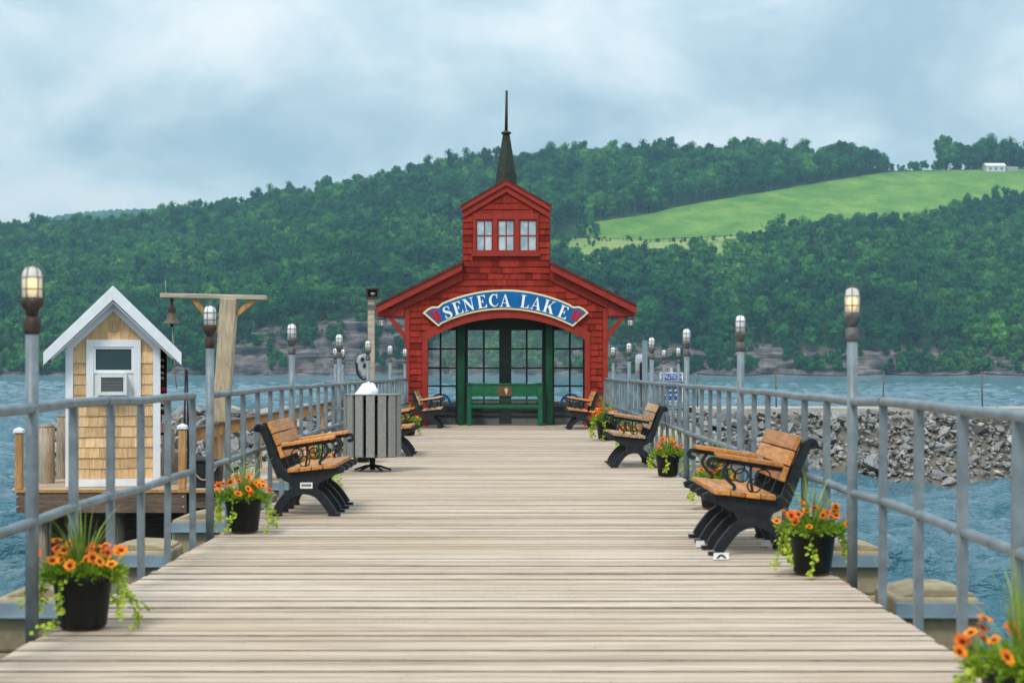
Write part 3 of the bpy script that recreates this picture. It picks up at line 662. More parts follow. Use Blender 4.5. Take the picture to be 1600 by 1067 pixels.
# ------------------------------------------------------------------ lamp posts
def lamp(x, y, label, lit=False, z0=0.0, rusty=True, top=1.715):
    t = thing('lamp_post', label, 'lamp post', (x, y, z0), 0, 'jar lamps on the railing'); d = top - 1.715
    MB().tube([(0,0,-.12), (0,0,1.44+d)], .031, 12).build('pole', M['rail'], t)
    MB().lathe([(.031,1.40+d), (.038,1.415+d), (.041,1.44+d), (.038,1.47+d), (.027,1.485+d)], 14).build('collar', M['rust'] if rusty else M['fit'], t)
    hd = MB().lathe([(.024,1.48+d), (.03,1.51+d), (.05,1.535+d), (.053,1.555+d), (.05,1.572+d)], 16).build('lamp_base', M['rust'] if rusty else M['fit'], t)
    j = MB().lathe([(.045,1.57+d), (.046,1.66+d), (.042,1.69+d), (.03,1.708+d), (.006,1.716+d)], 18).build('glass_jar', M['jar'] if lit else M['lampwhite'], t)
    if lit: MB().lathe([(.012,1.575+d), (.024,1.60+d), (.03,1.635+d), (.022,1.66+d), (.004,1.668+d)], 12).build('bulb', M['bulb_lit'], t)
    m = MB()
    for k in range(6):
        a = math.pi*k/3 + .3; c, s = math.cos(a), math.sin(a)
        m.tube([(c*.05, s*.05, 1.56+d), (c*.051, s*.051, 1.66+d), (c*.043, s*.043, 1.70+d), (c*.02, s*.02, 1.724+d), (0, 0, 1.728+d)], .0028, 5)
    for z in (1.61+d, 1.665+d): m.tube([(.051*math.cos(a), .051*math.sin(a), z) for a in np.linspace(0, 2*math.pi, 16, endpoint=False)], .0028, 5, True)
    m.build('wire_cage', M['fit'], t); return t
ORD = ['nearest', 'second', 'third', 'fourth', 'fifth', 'sixth', 'seventh']
for i, y in enumerate(LL):
    lamp(XL, y, 'jar lamp glowing yellow, nearest lamp post on the left railing' if i == 0 else 'white jar lamp post, %s from the camera on the left railing' % ORD[i], lit=(i == 0), rusty=i < 2)
for i, y in enumerate(RLm[1:]):
    lamp(XR(y), y, 'jar lamp with a faint yellow bulb, nearest lamp post on the right railing' if i == 0 else 'white jar lamp post, %s from the camera on the right railing' % ORD[i], lit=(i == 0), rusty=False)
for x, y, l in ((-3.5, 34.2, 'nearer small jar lamp left of pavilion on landing railing'), (-3.5, 35.8, 'farther small jar lamp left of pavilion on landing railing'), (3.5, 36.8, 'small jar lamp left above the blue notice on landing railing'), (3.5, 33.7, 'small jar lamp over the right of the blue notice')):
    lamp(x, y, l, rusty=False, z0=-.05, top=1.75)

# ------------------------------------------------------------------ breakwater of broken rock
import bmesh
def rock_mesh(seed):
    r = random.Random(seed); bm = bmesh.new(); f = r.uniform(.5, .8)
    for k in range(13):
        d = Vector((r.gauss(0,1), r.gauss(0,1), r.gauss(0,1))).normalized() * r.uniform(.8, 1.1); bm.verts.new((d.x, d.y * r.uniform(.7, 1), d.z * f))
    bmesh.ops.convex_hull(bm, input=bm.verts)
    for v in [v for v in bm.verts if not v.link_faces]: bm.verts.remove(v)
    me = bpy.data.meshes.new('rock'); bm.to_mesh(me); bm.free(); me.materials.append(M['rock']); return me
ROCKS = [rock_mesh(i) for i in range(12)]
M['rubble'] = paint('rubble_fill', (0.13, 0.115, 0.095), 0.95, (0.26, 0.21, 0.15), 0.58, 0.35, 2.2, 0.8)
def breakwater(name, label, prof, x0, x1, surf, nbig, nsmall, smin, smax, seed, root):
    rg = random.Random(seed); t = thing(name, label, 'breakwater', root)
    m = MB(); ns = max(6, int((x1 - x0) / .6)); V = []
    for k in range(ns + 1):
        x = x0 + (x1 - x0) * k / ns
        for (y, z) in prof: V.append((x - root[0], y - root[1] + .25*mnoise.noise((x/1.5, y, 1)), z - root[2] + (.12*mnoise.noise((x/1.1, y*1.3, 4)) if z > -1.6 else 0)))
    q = len(prof); m.add(V, [(k*q+i, (k+1)*q+i, (k+1)*q+i+1, k*q+i+1) for k in range(ns) for i in range(q-1)]); m.build('core', M['rubble'], t, fix=False)
    for k in range(nbig):
        x = rg.uniform(x0, x1); y, z = surf(rg.random(), x, rg); s = smin + (smax - smin) * rg.random() ** 2.2
        inst('rock', ROCKS[rg.randrange(12)], t, (x - root[0], y - root[1], z - root[2]), (rg.uniform(-.6,.6), rg.uniform(-.6,.6), rg.uniform(0,6.28)), (s*rg.uniform(.9,1.4), s, s*rg.uniform(.7,1.05)))
    m = MB(); RV = [([v.co.copy() for v in me.vertices], [tuple(p.vertices) for p in me.polygons]) for me in ROCKS]
    for k in range(nsmall):
        x = rg.uniform(x0, x1); y, z = surf(rg.random(), x, rg); s = rg.uniform(.4, 1.0) * smin
        mt = Matrix.Translation((x - root[0], y - root[1] - .02, z - root[2])) @ Matrix.Rotation(rg.uniform(0, 6.28), 4, Vector((rg.random(), rg.random(), rg.random() + .1))) @ Matrix.Scale(s, 4)
        v_, f_ = RV[rg.randrange(12)]; m.add([mt @ p for p in v_], f_)
    o = m.build('small_rocks', M['rock_small'], t); o['kind'] = 'stuff'; return t
def rsm():
    n = NT('small_rock'); v = n.coord('World', (1,1,1)); f = n.noise(v, 5.0, 5, 0.7); g = n.noise(v, 1.1, 3)
    col = n.ramp(f, [(0.3, (0.06, 0.06, 0.062)), (0.46, (0.20, 0.198, 0.195)), (0.6, (0.36, 0.35, 0.33)), (0.76, (0.52, 0.49, 0.43))])
    col = n.mix(col, (0.25, 0.195, 0.125), n.ramp(g, [(0.52, (0,0,0)), (0.68, (.6,.6,.6))])); n.base(col); return n.set(0.9, spec=0.25)
M['rock_small'] = rsm()
def surf_r(k, x, rg):
    k = k ** 0.9; return 46.3 + 2.7*k + .25*mnoise.noise((x/1.5, k, 1)), -1.85 + 1.83*min(1, k*1.08) + .1*mnoise.noise((x/1.1, k*3, 4))
bw = breakwater('rock_breakwater', 'broken grey rock breakwater with pale path beyond right railing', [(44.5, -3.2), (46.2, -1.95), (47.2, -1.25), (48.2, -.55), (49.0, -.12), (53.0, -.10), (56, -3)], 4.9, 27, surf_r, 300, 2600, .13, .42, 21, (10, 48, -1.8))
m = MB(); xs = np.linspace(5.6, 27, 50)
V = []
for x in xs:
    for y, z in ((49.15, -.14), (49.2, .13), (52.4, .14), (52.6, -.2)): V.append((x - 10, y - 48 + .12*mnoise.noise((x/2, y, 0)), z + 1.8 + .03*mnoise.noise((x/1.2, y, 9))))
m.add(V, [(k*4+i, (k+1)*4+i, (k+1)*4+i+1, k*4+i+1) for k in range(49) for i in range(3)]); m.build('path_slab', M['concrete_lt'], bw)
def surf_l(k, x, rg): return 38.5 + 5.5*k, -1.8 + 2.0*k + .15*mnoise.noise((x, k*3, 2))
breakwater('rock_bank', 'bank of pale and dark rocks behind the left railing', [(37.5, -3), (38.3, -1.9), (44, .1), (47, .1), (49, -3)], -11.5, -3.9, surf_l, 210, 900, .16, .5, 33, (-7, 41, -1.8))
# cable fence along the breakwater path
fence = thing('cable_fence', 'thin pipe posts with a slack cable along the breakwater path', 'fence', (10, 50.5, .1))
fx = []
for px in (1090, 1213, 1380, 1535, 1690, 1850):
    p = W(px, 0, 50.5); fx.append(p.x); MB().tube([(p.x - 10, 0, -.05), (p.x - 10 + random.uniform(-.03, .03), 0, 1.12)], .024, 8).build('post', M['fit'], fence)
P = []
for a, b in zip(fx[:-1], fx[1:]):
    for k in range(8): s = k / 8; P.append((a + (b-a)*s - 10, 0, 1.06 - .06*math.sin(math.pi*s)))
MB().tube(P, .012, 5).build('cable', M['black'], fence)
pl = thing('rock_weed', 'small bright green weed growing among breakwater rocks', 'plant', (W(1505, 0, 47).x, 47.1, -1.15))
m = MB(); rg = random.Random(4)
for k in range(90):
    d = Vector((rg.gauss(0,1), rg.gauss(0,1), abs(rg.gauss(0,1)))).normalized() * rg.uniform(.02, .2); a = Vector((rg.gauss(0,1), rg.gauss(0,1), rg.gauss(0,1))).normalized(); b = a.orthogonal().normalized(); s = .035
    m.add([d - a*s, d + b*s*.5, d + a*s, d - b*s*.5], [(0,1,2,3)])
o = m.build('leaves', M['leaf'], pl); o['kind'] = 'stuff'
# ================================================================== THE RED PAVILION
KY = 37.5; KS = FPX / KY
def kx(px): return (px - 791) / KS
def kz(py): return HC - (py - 580) / KS
pav = thing('lake_pavilion', 'red shingled pavilion with arched opening, cupola and spire at pier end', 'pavilion', ((791-790)/KS, KY, 0))
HW, CW = 2.29, 0.985                      # half widths of wall and cupola
ZT, ZJ = kz(476), kz(409)                 # roof line height at the eave tip and at the cupola
TIP = 2.925; SL = (ZJ - ZT) / (TIP - CW)
ZE, ZP = kz(321), kz(281); CSL = (ZP - ZE) / CW
def rz_(x): x = abs(x); return ZJ - (x - CW) * SL if x > CW else ZE + (CW - x) * CSL
AW, AS, AT = 1.765, 1.95, 2.435           # arch half width, spring and crown heights
AR = (AW**2 + (AT-AS)**2) / (2*(AT-AS))
def az(x): return AT - AR + math.sqrt(max(AR**2 - x*x, 0)) if abs(x) < AW else 0
# wall with its arched hole
m = MB()
def slabcol(xa, xb, za0, zb0, za1, zb1, y0, y1):
    m.add([(xa,y0,za0),(xb,y0,zb0),(xb,y1,zb0),(xa,y1,za0),(xa,y0,za1),(xb,y0,zb1),(xb,y1,zb1),(xa,y1,za1)], [(0,3,2,1),(4,5,6,7),(0,1,5,4),(1,2,6,5),(2,3,7,6),(3,0,4,7)])
xs = sorted(set([-HW, -AW, -CW, 0, CW, AW, HW] + [round(v, 3) for v in np.linspace(-AW, AW, 33)]))
for xa, xb in zip(xs[:-1], xs[1:]):
    mid = (xa + xb) / 2; ins = abs(mid) < AW; e = 1e-4
    ta = rz_(xa + (e if xa >= 0 or abs(mid) > abs(xa) else e)) if True else 0
    def top(x): 
        return (ZJ - (abs(x) - CW)*SL if abs(mid) > CW else ZE + (CW - abs(x))*CSL) - .06
    slabcol(xa, xb, az(xa*.99999) if ins else 0, az(xb*.99999) if ins else 0, top(xa), top(xb), 0, .14)
m.build('front_wall', M['red'], pav)
for s in (-1, 1):
    MB().box(min(s*HW, s*(HW-.14)), max(s*HW, s*(HW-.14)), .142, 2.5, 0, 2.92).build('side_wall', M['red'], pav)
MB().box(-HW+.141, HW-.141, 2.36, 2.5, 2.45, 2.95).build('rear_header', M['slate'], pav)
MB().box(-HW+.141, HW-.141, .145, 2.355, 2.95, 3.0).build('ceiling', M['slate'], pav)
# roofs
for s in (-1, 1):
    a = MB(); d = .055
    a.prism([(s*TIP, ZT-d), (s*TIP, ZT), (s*CW*.98, ZJ+.02*SL), (s*CW*.98, ZJ-d)], -.24, 2.7); a.build('roof_slope', M['roof_red'], pav, fix=True)
    a = MB(); a.prism([(s*(TIP-.01), ZT-.06), (s*(TIP-.01), ZT-.21), (s*(CW+.003), ZJ-.21), (s*(CW+.003), ZJ-.06)], -.22, -.185); a.build('rake_fascia', M['red_trim'], pav, fix=True)
    a = MB(); a.prism([(s*(TIP-.06), ZT-.215), (s*(TIP-.06), ZT-.30), (s*HW, ZT-.215+(TIP-HW)*SL-.19), (s*(CW+.003), ZJ-.42), (s*(CW+.003), ZJ-.215)], -.06, -.002); a.build('rake_board', M['red_trim'], pav, fix=True)
    # boxed eave return with its lower beam and brace
    zb = kz(494); zm = kz(482)
    a = MB(); a.prism([(s*(HW+.002), zm), (s*(TIP-.06), zm), (s*(TIP-.06), ZT-.305), (s*(HW+.002), ZT-.305+(TIP-.06-HW)*SL)], -.05, .1); a.build('eave_return', M['red'], pav, fix=True)
    MB().box(min(s*(HW+.004), s*(TIP-.03)), max(s*(HW+.004), s*(TIP-.03)), -.08, .08, zb, zm-.003).build('eave_beam', M['red_trim'], pav, .008)
    MB().box(min(s*(HW+.004), s*(TIP-.03)), max(s*(HW+.004), s*(TIP-.03)), .082, 2.6, zb+.03, zb+.06).build('soffit', M['red_trim'], pav)
    a = MB(); a.prism([(s*2.70, zb-.003), (s*2.58, zb-.003), (s*(HW+.003), kz(519)), (s*(HW+.003), kz(531))], -.045, .045); a.build('brace', M['red_trim'], pav, fix=True)
    MB().box(min(s*HW, s*(HW-.115)), max(s*HW, s*(HW-.115)), -.04, -.002, 0.0, zm-.0).build('corner_board', M['red_trim'], pav, .006)
    # jamb boards of the opening
    MB().prism([(s*AW, .004), (s*(AW+.125), .004), (s*(AW+.125), 2.085), (s*1.862, 2.128), (s*AW, AS)], -.045, .16).build('jamb_board', M['red_trim'], pav, .004, fix=True)
a = MB(); N = 30; a0 = math.asin(AW/AR)
for k in range(N):
    t0, t1 = -a0 + 2*a0*k/N, -a0 + 2*a0*(k+1)/N; cz = AT - AR
    p = lambda r, t: (r*math.sin(t), cz + r*math.cos(t))
    q = [p(AR-.004, t0), p(AR-.004, t1), p(AR+.19, t1), p(AR+.19, t0)]
    a.add([(x, -.046, z) for x, z in q] + [(x, .158, z) for x, z in q], [(0,1,2,3), (7,6,5,4), (0,4,5,1), (1,5,6,2), (2,6,7,3), (3,7,4,0)][:4] + [(2,6,7,3)])
a.build('arch_trim', M['red_trim'], pav, fix=True)
# cupola box, roof, trims
MB().box(-CW, -CW+.1, .142, 1.98, 2.98, ZE-.05).build('cupola_side', M['red'], pav); MB().box(CW-.1, CW, .142, 1.98, 2.98, ZE-.05).build('cupola_side', M['red'], pav)
a = MB(); a.prism([(-CW+.101, 3.01), (CW-.101, 3.01), (CW-.101, ZE-.05), (0, ZP-.12), (-CW+.101, ZE-.05)], 1.9, 1.98); a.build('cupola_rear', M['red'], pav)
for s in (-1, 1):
    a = MB(); a.prism([(s*(CW+.035), ZE-.045), (s*(CW+.035), ZE+.0), (0, ZP+.02), (0, ZP-.03)], -.11, 2.06); a.build('cupola_roof', M['roof_red'], pav, fix=True)
    a = MB(); a.prism([(s*(CW+.03), ZE-.05), (s*(CW+.03), ZE-.15), (0, ZP-.135), (0, ZP-.033)], -.10, -.07); a.build('cupola_fascia', M['red_trim'], pav, fix=True)
    a = MB(); a.prism([(s*(CW-.002), ZE-.155), (s*(CW-.002), ZE-.29), (0, ZP-.28), (0, ZP-.14)], -.055, -.002); a.build('cupola_rake_board', M['red_trim'], pav, fix=True)
# cupola windows
wx0, wx1, wz0, wz1 = kx(739), kx(842), kz(401), kz(335)
fr = MB()
sash = [(743.7, 770), (777.4, 804), (811.4, 839)]
fr.box(wx0, kx(743.5), -.06, -.003, wz0+.07, wz1); fr.box(kx(839.2), wx1, -.06, -.003, wz0+.07, wz1); fr.box(kx(743.5), kx(839.2), -.06, -.003, kz(343.5), wz1)
fr.box(kx(743.5), kx(839.2), -.06, -.003, wz0+.07, kz(393.2)); fr.box(kx(770.2), kx(777.2), -.06, -.003, kz(393.2), kz(343.5)); fr.box(kx(804.2), kx(811.2), -.06, -.003, kz(393.2), kz(343.5))
fr.build('window_casing', M['red_trim'], pav, .005)
MB().box(wx0-.03, wx1+.03, -.09, -.003, wz0+.0, wz0+.068).build('window_sill', M['red_trim'], pav, .006)
for a_, b_ in sash:
    x0, x1, z0, z1 = kx(a_), kx(b_), kz(393), kz(343.7); w = .028; xm, zm_ = (x0+x1)/2, (z0+z1)/2
    s = MB(); s.box(x0, x0+w, -.035, -.004, z0, z1).box(x1-w, x1, -.035, -.004, z0, z1).box(x0+w, x1-w, -.035, -.004, z1-w, z1).box(x0+w, x1-w, -.035, -.004, z0, z0+w)
    s.box(xm-.012, xm+.012, -.032, -.004, z0+w, z1-w).box(x0+w, xm-.0121, -.03, -.004, zm_-.012, zm_+.012).box(xm+.0121, x1-w, -.03, -.004, zm_-.012, zm_+.012)
    so_ = s.build('window', M['red_trim'], pav)
    for (xa, xb) in ((x0+w, xm-.012), (xm+.012, x1-w)):
        for (za, zb2) in ((z0+w, zm_-.012), (zm_+.012, z1-w)): MB().box(xa, xb, -.014, -.003, za, zb2).build('pane', M['pale_pane'], so_)
# shingles, course by course
rg = random.Random(2); nsh = 0
def shingle(x0, x1, z, h):
    global nsh
    jz = rg.uniform(-.006, .006); b = rg.uniform(.022, .036)
    q = [(-b, z+jz), (-.004, z+h), (-.001, z+h), (-.001, z+jz)]
    MB().prism(q, x0 + .0035, x1 - .0035, 'x').build('shingle', M['shingle'], pav, fix=True); nsh += 1
def course(x0, x1, z, h):
    if x1 - x0 < .03: return
    x = x0
    while x < x1 - .001:
        w = rg.uniform(.13, .27)
        if x1 - (x + w) < .08: w = x1 - x
        shingle(x, min(x + w, x1), z, h); x += w
z = 0.01; CH = .143
while z < ZP - .45:
    zc = z + CH; holes = []
    if z < ZJ - .42:
        hw = min(HW - .117, (CW + (ZJ - .36 - zc) / SL)) if zc > 2.3 else HW - .117
        if z >= ZJ - .55: hw = max(hw, CW - .0)
    else: hw = CW - .003 if zc < ZE - .2 else max(0, (ZP - .22 - zc) / CSL)
    if z < AT + .2:
        r2 = AR + .175; zz = z + .03; cz = AT - AR
        lim = AW + .127 if z < AS - .05 else (math.sqrt(max(0, r2**2 - (zz - cz)**2)) if zz - cz < r2 else 0)
        if lim: holes.append((-lim, lim))
    if wz0 - .10 < z < wz1 - .05 and z > 3: holes.append((wx0 - .002, wx1 + .002))
    if holes:
        a_, b_ = holes[0]; course(-hw, a_, z, CH + .012); course(b_, hw, z, CH + .012)
    else: course(-hw, hw, z, CH + .012)
    z += CH
# spire on the ridge
m = MB(); yc = 1.0; kz0 = kz
def kz(py): return HC - (py - 580) * (KY + yc) / FPX
def sq(r, z): return [(r*math.cos(a), yc + r*math.sin(a), z) for a in (math.pi/4*k for k in range(0, 8, 2))]
def frust(r0, z0, r1, z1): m.add(sq(r0, z0) + sq(r1, z1), [(0,1,5,4),(1,2,6,5),(2,3,7,6),(3,0,4,7),(4,5,6,7),(3,2,1,0)])
frust(.26, kz(305), .235, kz(272)); frust(.225, kz(272), .08, kz(211))
m.build('spire', M['copper'], pav)
MB().lathe([(.07, kz(211)), (.115, kz(209.5)), (.12, kz(208)), (.10, kz(206.5)), (.05, kz(205))], 12, (0, yc, 0)).build('spire_collar', M['copper'], pav)
MB().tube([(0, yc, kz(206)), (0.01, yc, kz(142))], [.038, .026], 8).build('spire_pole', M['copper'], pav)
kz = kz0
# window wall inside the pavilion
GYW = 1.2; gs = FPX / (KY + GYW)
def gx(px): return (px - 791) / gs
def gz(py): return HC - (py - 580) / gs
fr = MB()
vs = [(652, 668.5), (712, 731), (780, 799), (847, 866), (911, 930)]
for a_, b_ in vs: fr.box(gx(a_), gx(b_), GYW, GYW+.1, 0.003, gz(490))
fr.build('mullion', M['slate'], pav)
bays = [(668.5, 712, 688.3), (731, 780, 756), (799, 847, 823), (866, 911, 890.5)]
for a_, b_, c_ in bays:
    MB().box(gx(a_)+.001, gx(b_)-.001, GYW+.01, GYW+.09, gz(516), gz(490)).build('header', M['slate'], pav)
    p = MB(); p.box(gx(a_)+.001, gx(b_)-.001, GYW+.02, GYW+.08, 0.003, gz(641)).build('lower_panel', M['slate_lo'], pav)
    MB().box(gx(a_)+.001, gx(b_)-.001, GYW-.05, GYW+.09, gz(641)+.001, gz(634.5)).build('sill', M['slate'], pav)
    MB().box(gx(a_)+.001, gx(b_)-.001, GYW-.01, GYW+.019, gz(651), gz(648)).build('moulding', M['slate'], pav)
    mu = MB(); mu.box(gx(c_)-.022, gx(c_)+.022, GYW+.02, GYW+.07, gz(634.5)+.001, gz(516)-.001)
    rows = [634.5, 603, 575, 545, 516]
    for r_ in rows[1:-1]:
        mu.box(gx(a_)+.001, gx(c_)-.0225, GYW+.022, GYW+.068, gz(r_)-.019, gz(r_)+.019); mu.box(gx(c_)+.0225, gx(b_)-.001, GYW+.022, GYW+.068, gz(r_)-.019, gz(r_)+.019)
    w_ = mu.build('window', M['slate'], pav)
    for r0, r1 in zip(rows[:-1], rows[1:]):
        for q0, q1 in ((a_, c_), (c_, b_)): MB().box(gx(q0)+.0025, gx(q1)-.0025, GYW+.042, GYW+.047, gz(r0)+.002, gz(r1)-.002).build('pane', M['glass'], w_)
MB().box(gx(652), gx(930), GYW-.1, GYW+.2, gz(490)+.001, 2.945).build('lintel', M['slate'], pav)
for px0, px1 in ((714.8, 725.5), (853, 863.7)):
    MB().box(kx(px0)*1.01, kx(px1)*1.01, .42, .57, 0.003, 2.947).build('green_post', M['green_dk'], pav, .008)
MB().box(-HW+.15, HW-.15, .44, .55, 2.62, 2.94).build('tie_beam', M['slate'], pav)

rp = thing('rear_parapet', 'low pale wall on the landing seen through the pavilion windows', 'wall', (0, 40.85, -.05)); MB().box(-2.1, 2.1, 0, .12, .0, .47).build('wall_block', M['concrete_lt'], rp, .01); MB().box(-2.15, 2.15, -.03, .15, .471, .54).build('coping', M['concrete_lt'], rp, .01)
# ------------------------------------------------------------------ the arched sign
sg = thing('arched_sign', 'curved blue sign with cream border and white lettering over the arch', 'sign', pav.location + Vector((0, 0, kz(490))))
def S4(x, y): return (kx(640 + x/5.3333), kz(440 + y/5.3333) - kz(490))
def arcpts(x0, x1, xm, ym, xe, ye, n):
    dx = xe - xm; dy = ye - ym; Rr = (dx*dx + dy*dy) / (2*dy); return [(x, ym + Rr - math.sqrt(Rr*Rr - (x-xm)**2)) for x in np.linspace(x0, x1, n)]
outer = [(110, 262), (150, 228), (190, 208), (238, 208)] + arcpts(270, 1330, 790, 68, 1365, 205, 25) + [(1362, 208), (1412, 206), (1452, 226), (1490, 262), (1358, 376)] + arcpts(1330, 270, 790, 234, 1358, 376, 25) + [(242, 376)]
cx_, cy_ = 790, 240
def inset(poly, d):
    n = len(poly); o = []
    for i in range(n):
        a, b, c = Vector(poly[i-1]), Vector(poly[i]), Vector(poly[(i+1) % n]); e1 = (b-a).normalized(); e2 = (c-b).normalized()
        n1 = Vector((-e1.y, e1.x)); n2 = Vector((-e2.y, e2.x)); nn = n1 + n2
        nn = nn / max(.35, nn.length_squared/2) if nn.length > 1e-5 else n1
        o.append(tuple(b + nn * d))
    return o
def polymesh(poly, y0, y1):
    b = MB(); b.prism([S4(*p) for p in poly], y0, y1); return b
polymesh(outer, -.10, -.05).build('border', M['sign_cream'], sg, fix=True)
polymesh(inset(outer, 15), -.108, -.09).build('blue_panel', M['sign_blue'], sg, fix=True)
for poly in ([(160, 250), (188, 240), (250, 330), (226, 338)], [(202, 238), (234, 236), (268, 314), (246, 324)], [(1368, 238), (1400, 240), (1368, 330), (1338, 318)], [(1412, 242), (1442, 252), (1396, 334), (1374, 330)]):
    polymesh(poly, -.114, -.107).build('red_mark', M['sign_red'], sg, fix=True)
def bx_(x0, x1, z0, z1): return [(x0, z0), (x1, z0), (x1, z1), (x0, z1)]
def spl(pts, n=6):
    o = []
    for i in range(len(pts)-1):
        p0, p1, p2, p3 = (Vector(pts[max(0, i-1)]), Vector(pts[i]), Vector(pts[i+1]), Vector(pts[min(len(pts)-1, i+2)]))
        for k in range(n):
            t = k/n; o.append(tuple(.5*((2*p1) + (p2-p0)*t + (2*p0-5*p1+4*p2-p3)*t*t + (3*p1-p0-3*p2+p3)*t**3)))
    return o + [tuple(pts[-1])]
G = {
 'E': (.74, [bx_(.11,.30,.0,1), bx_(.02,.11,.95,1), bx_(.02,.11,0,.05), bx_(.30,.60,.945,1), [(.52,.945),(.66,.72),(.66,1),(.52,1)], bx_(.30,.45,.475,.535), bx_(.44,.485,.36,.66), bx_(.30,.6,0,.055), [(.55,.0),(.72,0),(.72,.30)]], []),
 'L': (.70, [bx_(.12,.31,.0,1), bx_(.02,.12,.95,1), bx_(.31,.42,.95,1), bx_(.02,.12,0,.05), bx_(.31,.58,0,.055), [(.52,0),(.69,0),(.69,.33)]], []),
 'N': (.90, [bx_(.14,.19,.05,.9), bx_(.02,.31,0,.05), [(.02,1),(.02,.95),(.10,.93),(.66,-.01),(.75,-.01),(.75,.14),(.28,1)], bx_(.69,.75,.14,.95), bx_(.57,.88,.95,1)], []),
 'A': (.90, [[(.12,.05),(.18,.05),(.42,.82),(.42,1)], [(.42,1),(.42,.82),(.58,.05),(.80,.05),(.47,1)], bx_(.24,.56,.28,.335), bx_(.01,.28,0,.05), bx_(.49,.89,0,.05)], []),
 'K': (.92, [bx_(.12,.31,.0,1), bx_(.02,.12,.95,1), bx_(.31,.41,.95,1), bx_(.02,.12,0,.05), bx_(.31,.41,0,.05), [(.31,.36),(.31,.45),(.68,.95),(.75,.95)], [(.38,.50),(.53,.64),(.86,.05),(.64,.05)], bx_(.58,.86,.95,1), bx_(.56,.92,0,.05)], []),
 'C': (.84, [bx_(.67,.73,.64,1.0)], [([(.72,.70),(.66,.86),(.50,.955),(.32,.89),(.19,.70),(.16,.5),(.19,.30),(.32,.11),(.50,.04),(.66,.10),(.76,.26)], [.04,.06,.07,.12,.18,.20,.18,.12,.07,.05,.03])]),
 'S': (.66, [bx_(.51,.56,.66,.98), bx_(.05,.10,.02,.36)], [([(.53,.72),(.46,.90),(.31,.955),(.16,.88),(.12,.73),(.22,.59),(.40,.47),(.53,.33),(.51,.15),(.37,.05),(.21,.06),(.09,.28)], [.03,.05,.07,.12,.17,.20,.21,.18,.13,.07,.05,.03])]),
}
def letter(ch, x, y, ang, hz=100):
    w, polys, strokes = G[ch]; sc = hz / 369.6 ; m = MB(); k = 0
    for p in polys:
        q = [((a - w/2)*sc, (b - .5)*sc) for a, b in p]
        ar = sum(q[i][0]*q[(i+1) % len(q)][1] - q[(i+1) % len(q)][0]*q[i][1] for i in range(len(q)))
        if ar < 0: q = q[::-1]
        m.prism(q, -.016 - k*.0004, 0); k += 1
    for pts, ws in strokes:
        P = spl(pts, 5); wi = np.interp(np.linspace(0, 1, len(P)), np.linspace(0, 1, len(ws)), ws)
        m.ribbon([((a - w/2)*sc, (b - .5)*sc) for a, b in P], [v*sc for v in wi], -.016 - k*.0004, 0); k += 1
    o = m.build('letter', M['sign_white'], sg, fix=True); px, pz = S4(x, y); o.location = (px, -.106, pz); o.rotation_euler = (0, R(ang), 0)
for ch, x, y, a in (('S', 318, 258, -23), ('E', 402, 222, -18), ('N', 494, 193, -14), ('E', 602, 170, -9), ('C', 700, 159, -4), ('A', 797, 160, 1), ('L', 960, 169, 8), ('A', 1056, 185, 12), ('K', 1162, 212, 17), ('E', 1280, 256, 22)):
    letter(ch, x, y, a, 106)

# lamps under the eaves
for s, l in ((-1, 'caged jar light hanging under the left pavilion eave'), (1, 'caged jar light hanging under the right pavilion eave')):
    t = thing('eave_light', l, 'light', (pav.location.x + s*2.80, KY, kz(494)), 0, 'lights under the eaves')
    MB().lathe([(.06, 0), (.085, -.02), (.09, -.07), (.07, -.085)], 14).build('fitting', M['fit'], t)
    MB().lathe([(.062, -.085), (.064, -.17), (.05, -.21), (.01, -.225)], 14).build('glass_jar', M['lampwhite'], t)
    m = MB()
    for k in range(6):
        a = k*math.pi/3; m.tube([(.075*math.cos(a), .075*math.sin(a), -.07), (.075*math.cos(a), .075*math.sin(a), -.18), (.04*math.cos(a), .04*math.sin(a), -.235), (0, 0, -.245)], .006, 5)
    m.tube([(.077*math.cos(a), .077*math.sin(a), -.14) for a in np.linspace(0, 6.283, 14, endpoint=False)], .006, 5, True); m.build('wire_cage', M['fit'], t)

# ------------------------------------------------------------------ green bench with the plaque, seen from behind
gb = thing('green_bench', 'green wooden bench with bronze plaque inside the pavilion arch', 'bench', (pav.location.x, KY + .12, 0))
gsx = lambda px: (px - 791) / (FPX / (KY + .12)); gsz = lambda py: HC - (py - 580) / (FPX / (KY + .12))
for a_, b_ in ((729.6, 736.4), (840.8, 847.8)):
    MB().box(gsx(a_), gsx(b_), 0, .09, 0.004, gsz(601)).build('leg', M['green'], gb, .006); MB().box(gsx(a_), gsx(b_), .50, .58, 0.004, gsz(612)).build('leg', M['green'], gb, .006)
    MB().box(gsx(a_)-.03, gsx(b_)+.03, -.02, .62, gsz(601)+.001, gsz(598.5)).build('armrest', M['green_dk'], gb, .006)
MB().box(gsx(736.6), gsx(840.6), .005, .06, gsz(619.5), gsz(601.6)).build('back_panel', M['green'], gb, .006)
MB().box(gsx(736.6), gsx(840.6), -.01, .075, gsz(601.5), gsz(599)).build('top_rail', M['green'], gb, .005)
MB().box(gsx(736.6), gsx(840.6), .01, .055, gsz(627), gsz(623.5)).build('back_rail', M['green_dk'], gb, .004)
MB().box(gsx(736.6), gsx(840.6), .01, .07, gsz(637.5), gsz(632.5)).build('seat_rail', M['green'], gb, .004)
for k in range(4): MB().box(gsx(736.6), gsx(840.6), .08+k*.105, .175+k*.105, gsz(636), gsz(633.4)).build('seat_slat', M['green_dk'], gb, .004)
pq = MB().box(gsx(777.5), gsx(800), -.012, .003, gsz(618.5), gsz(603.5)).build('plaque', M['bronze'], gb, .003)
m = MB(); zc = gsz(611)
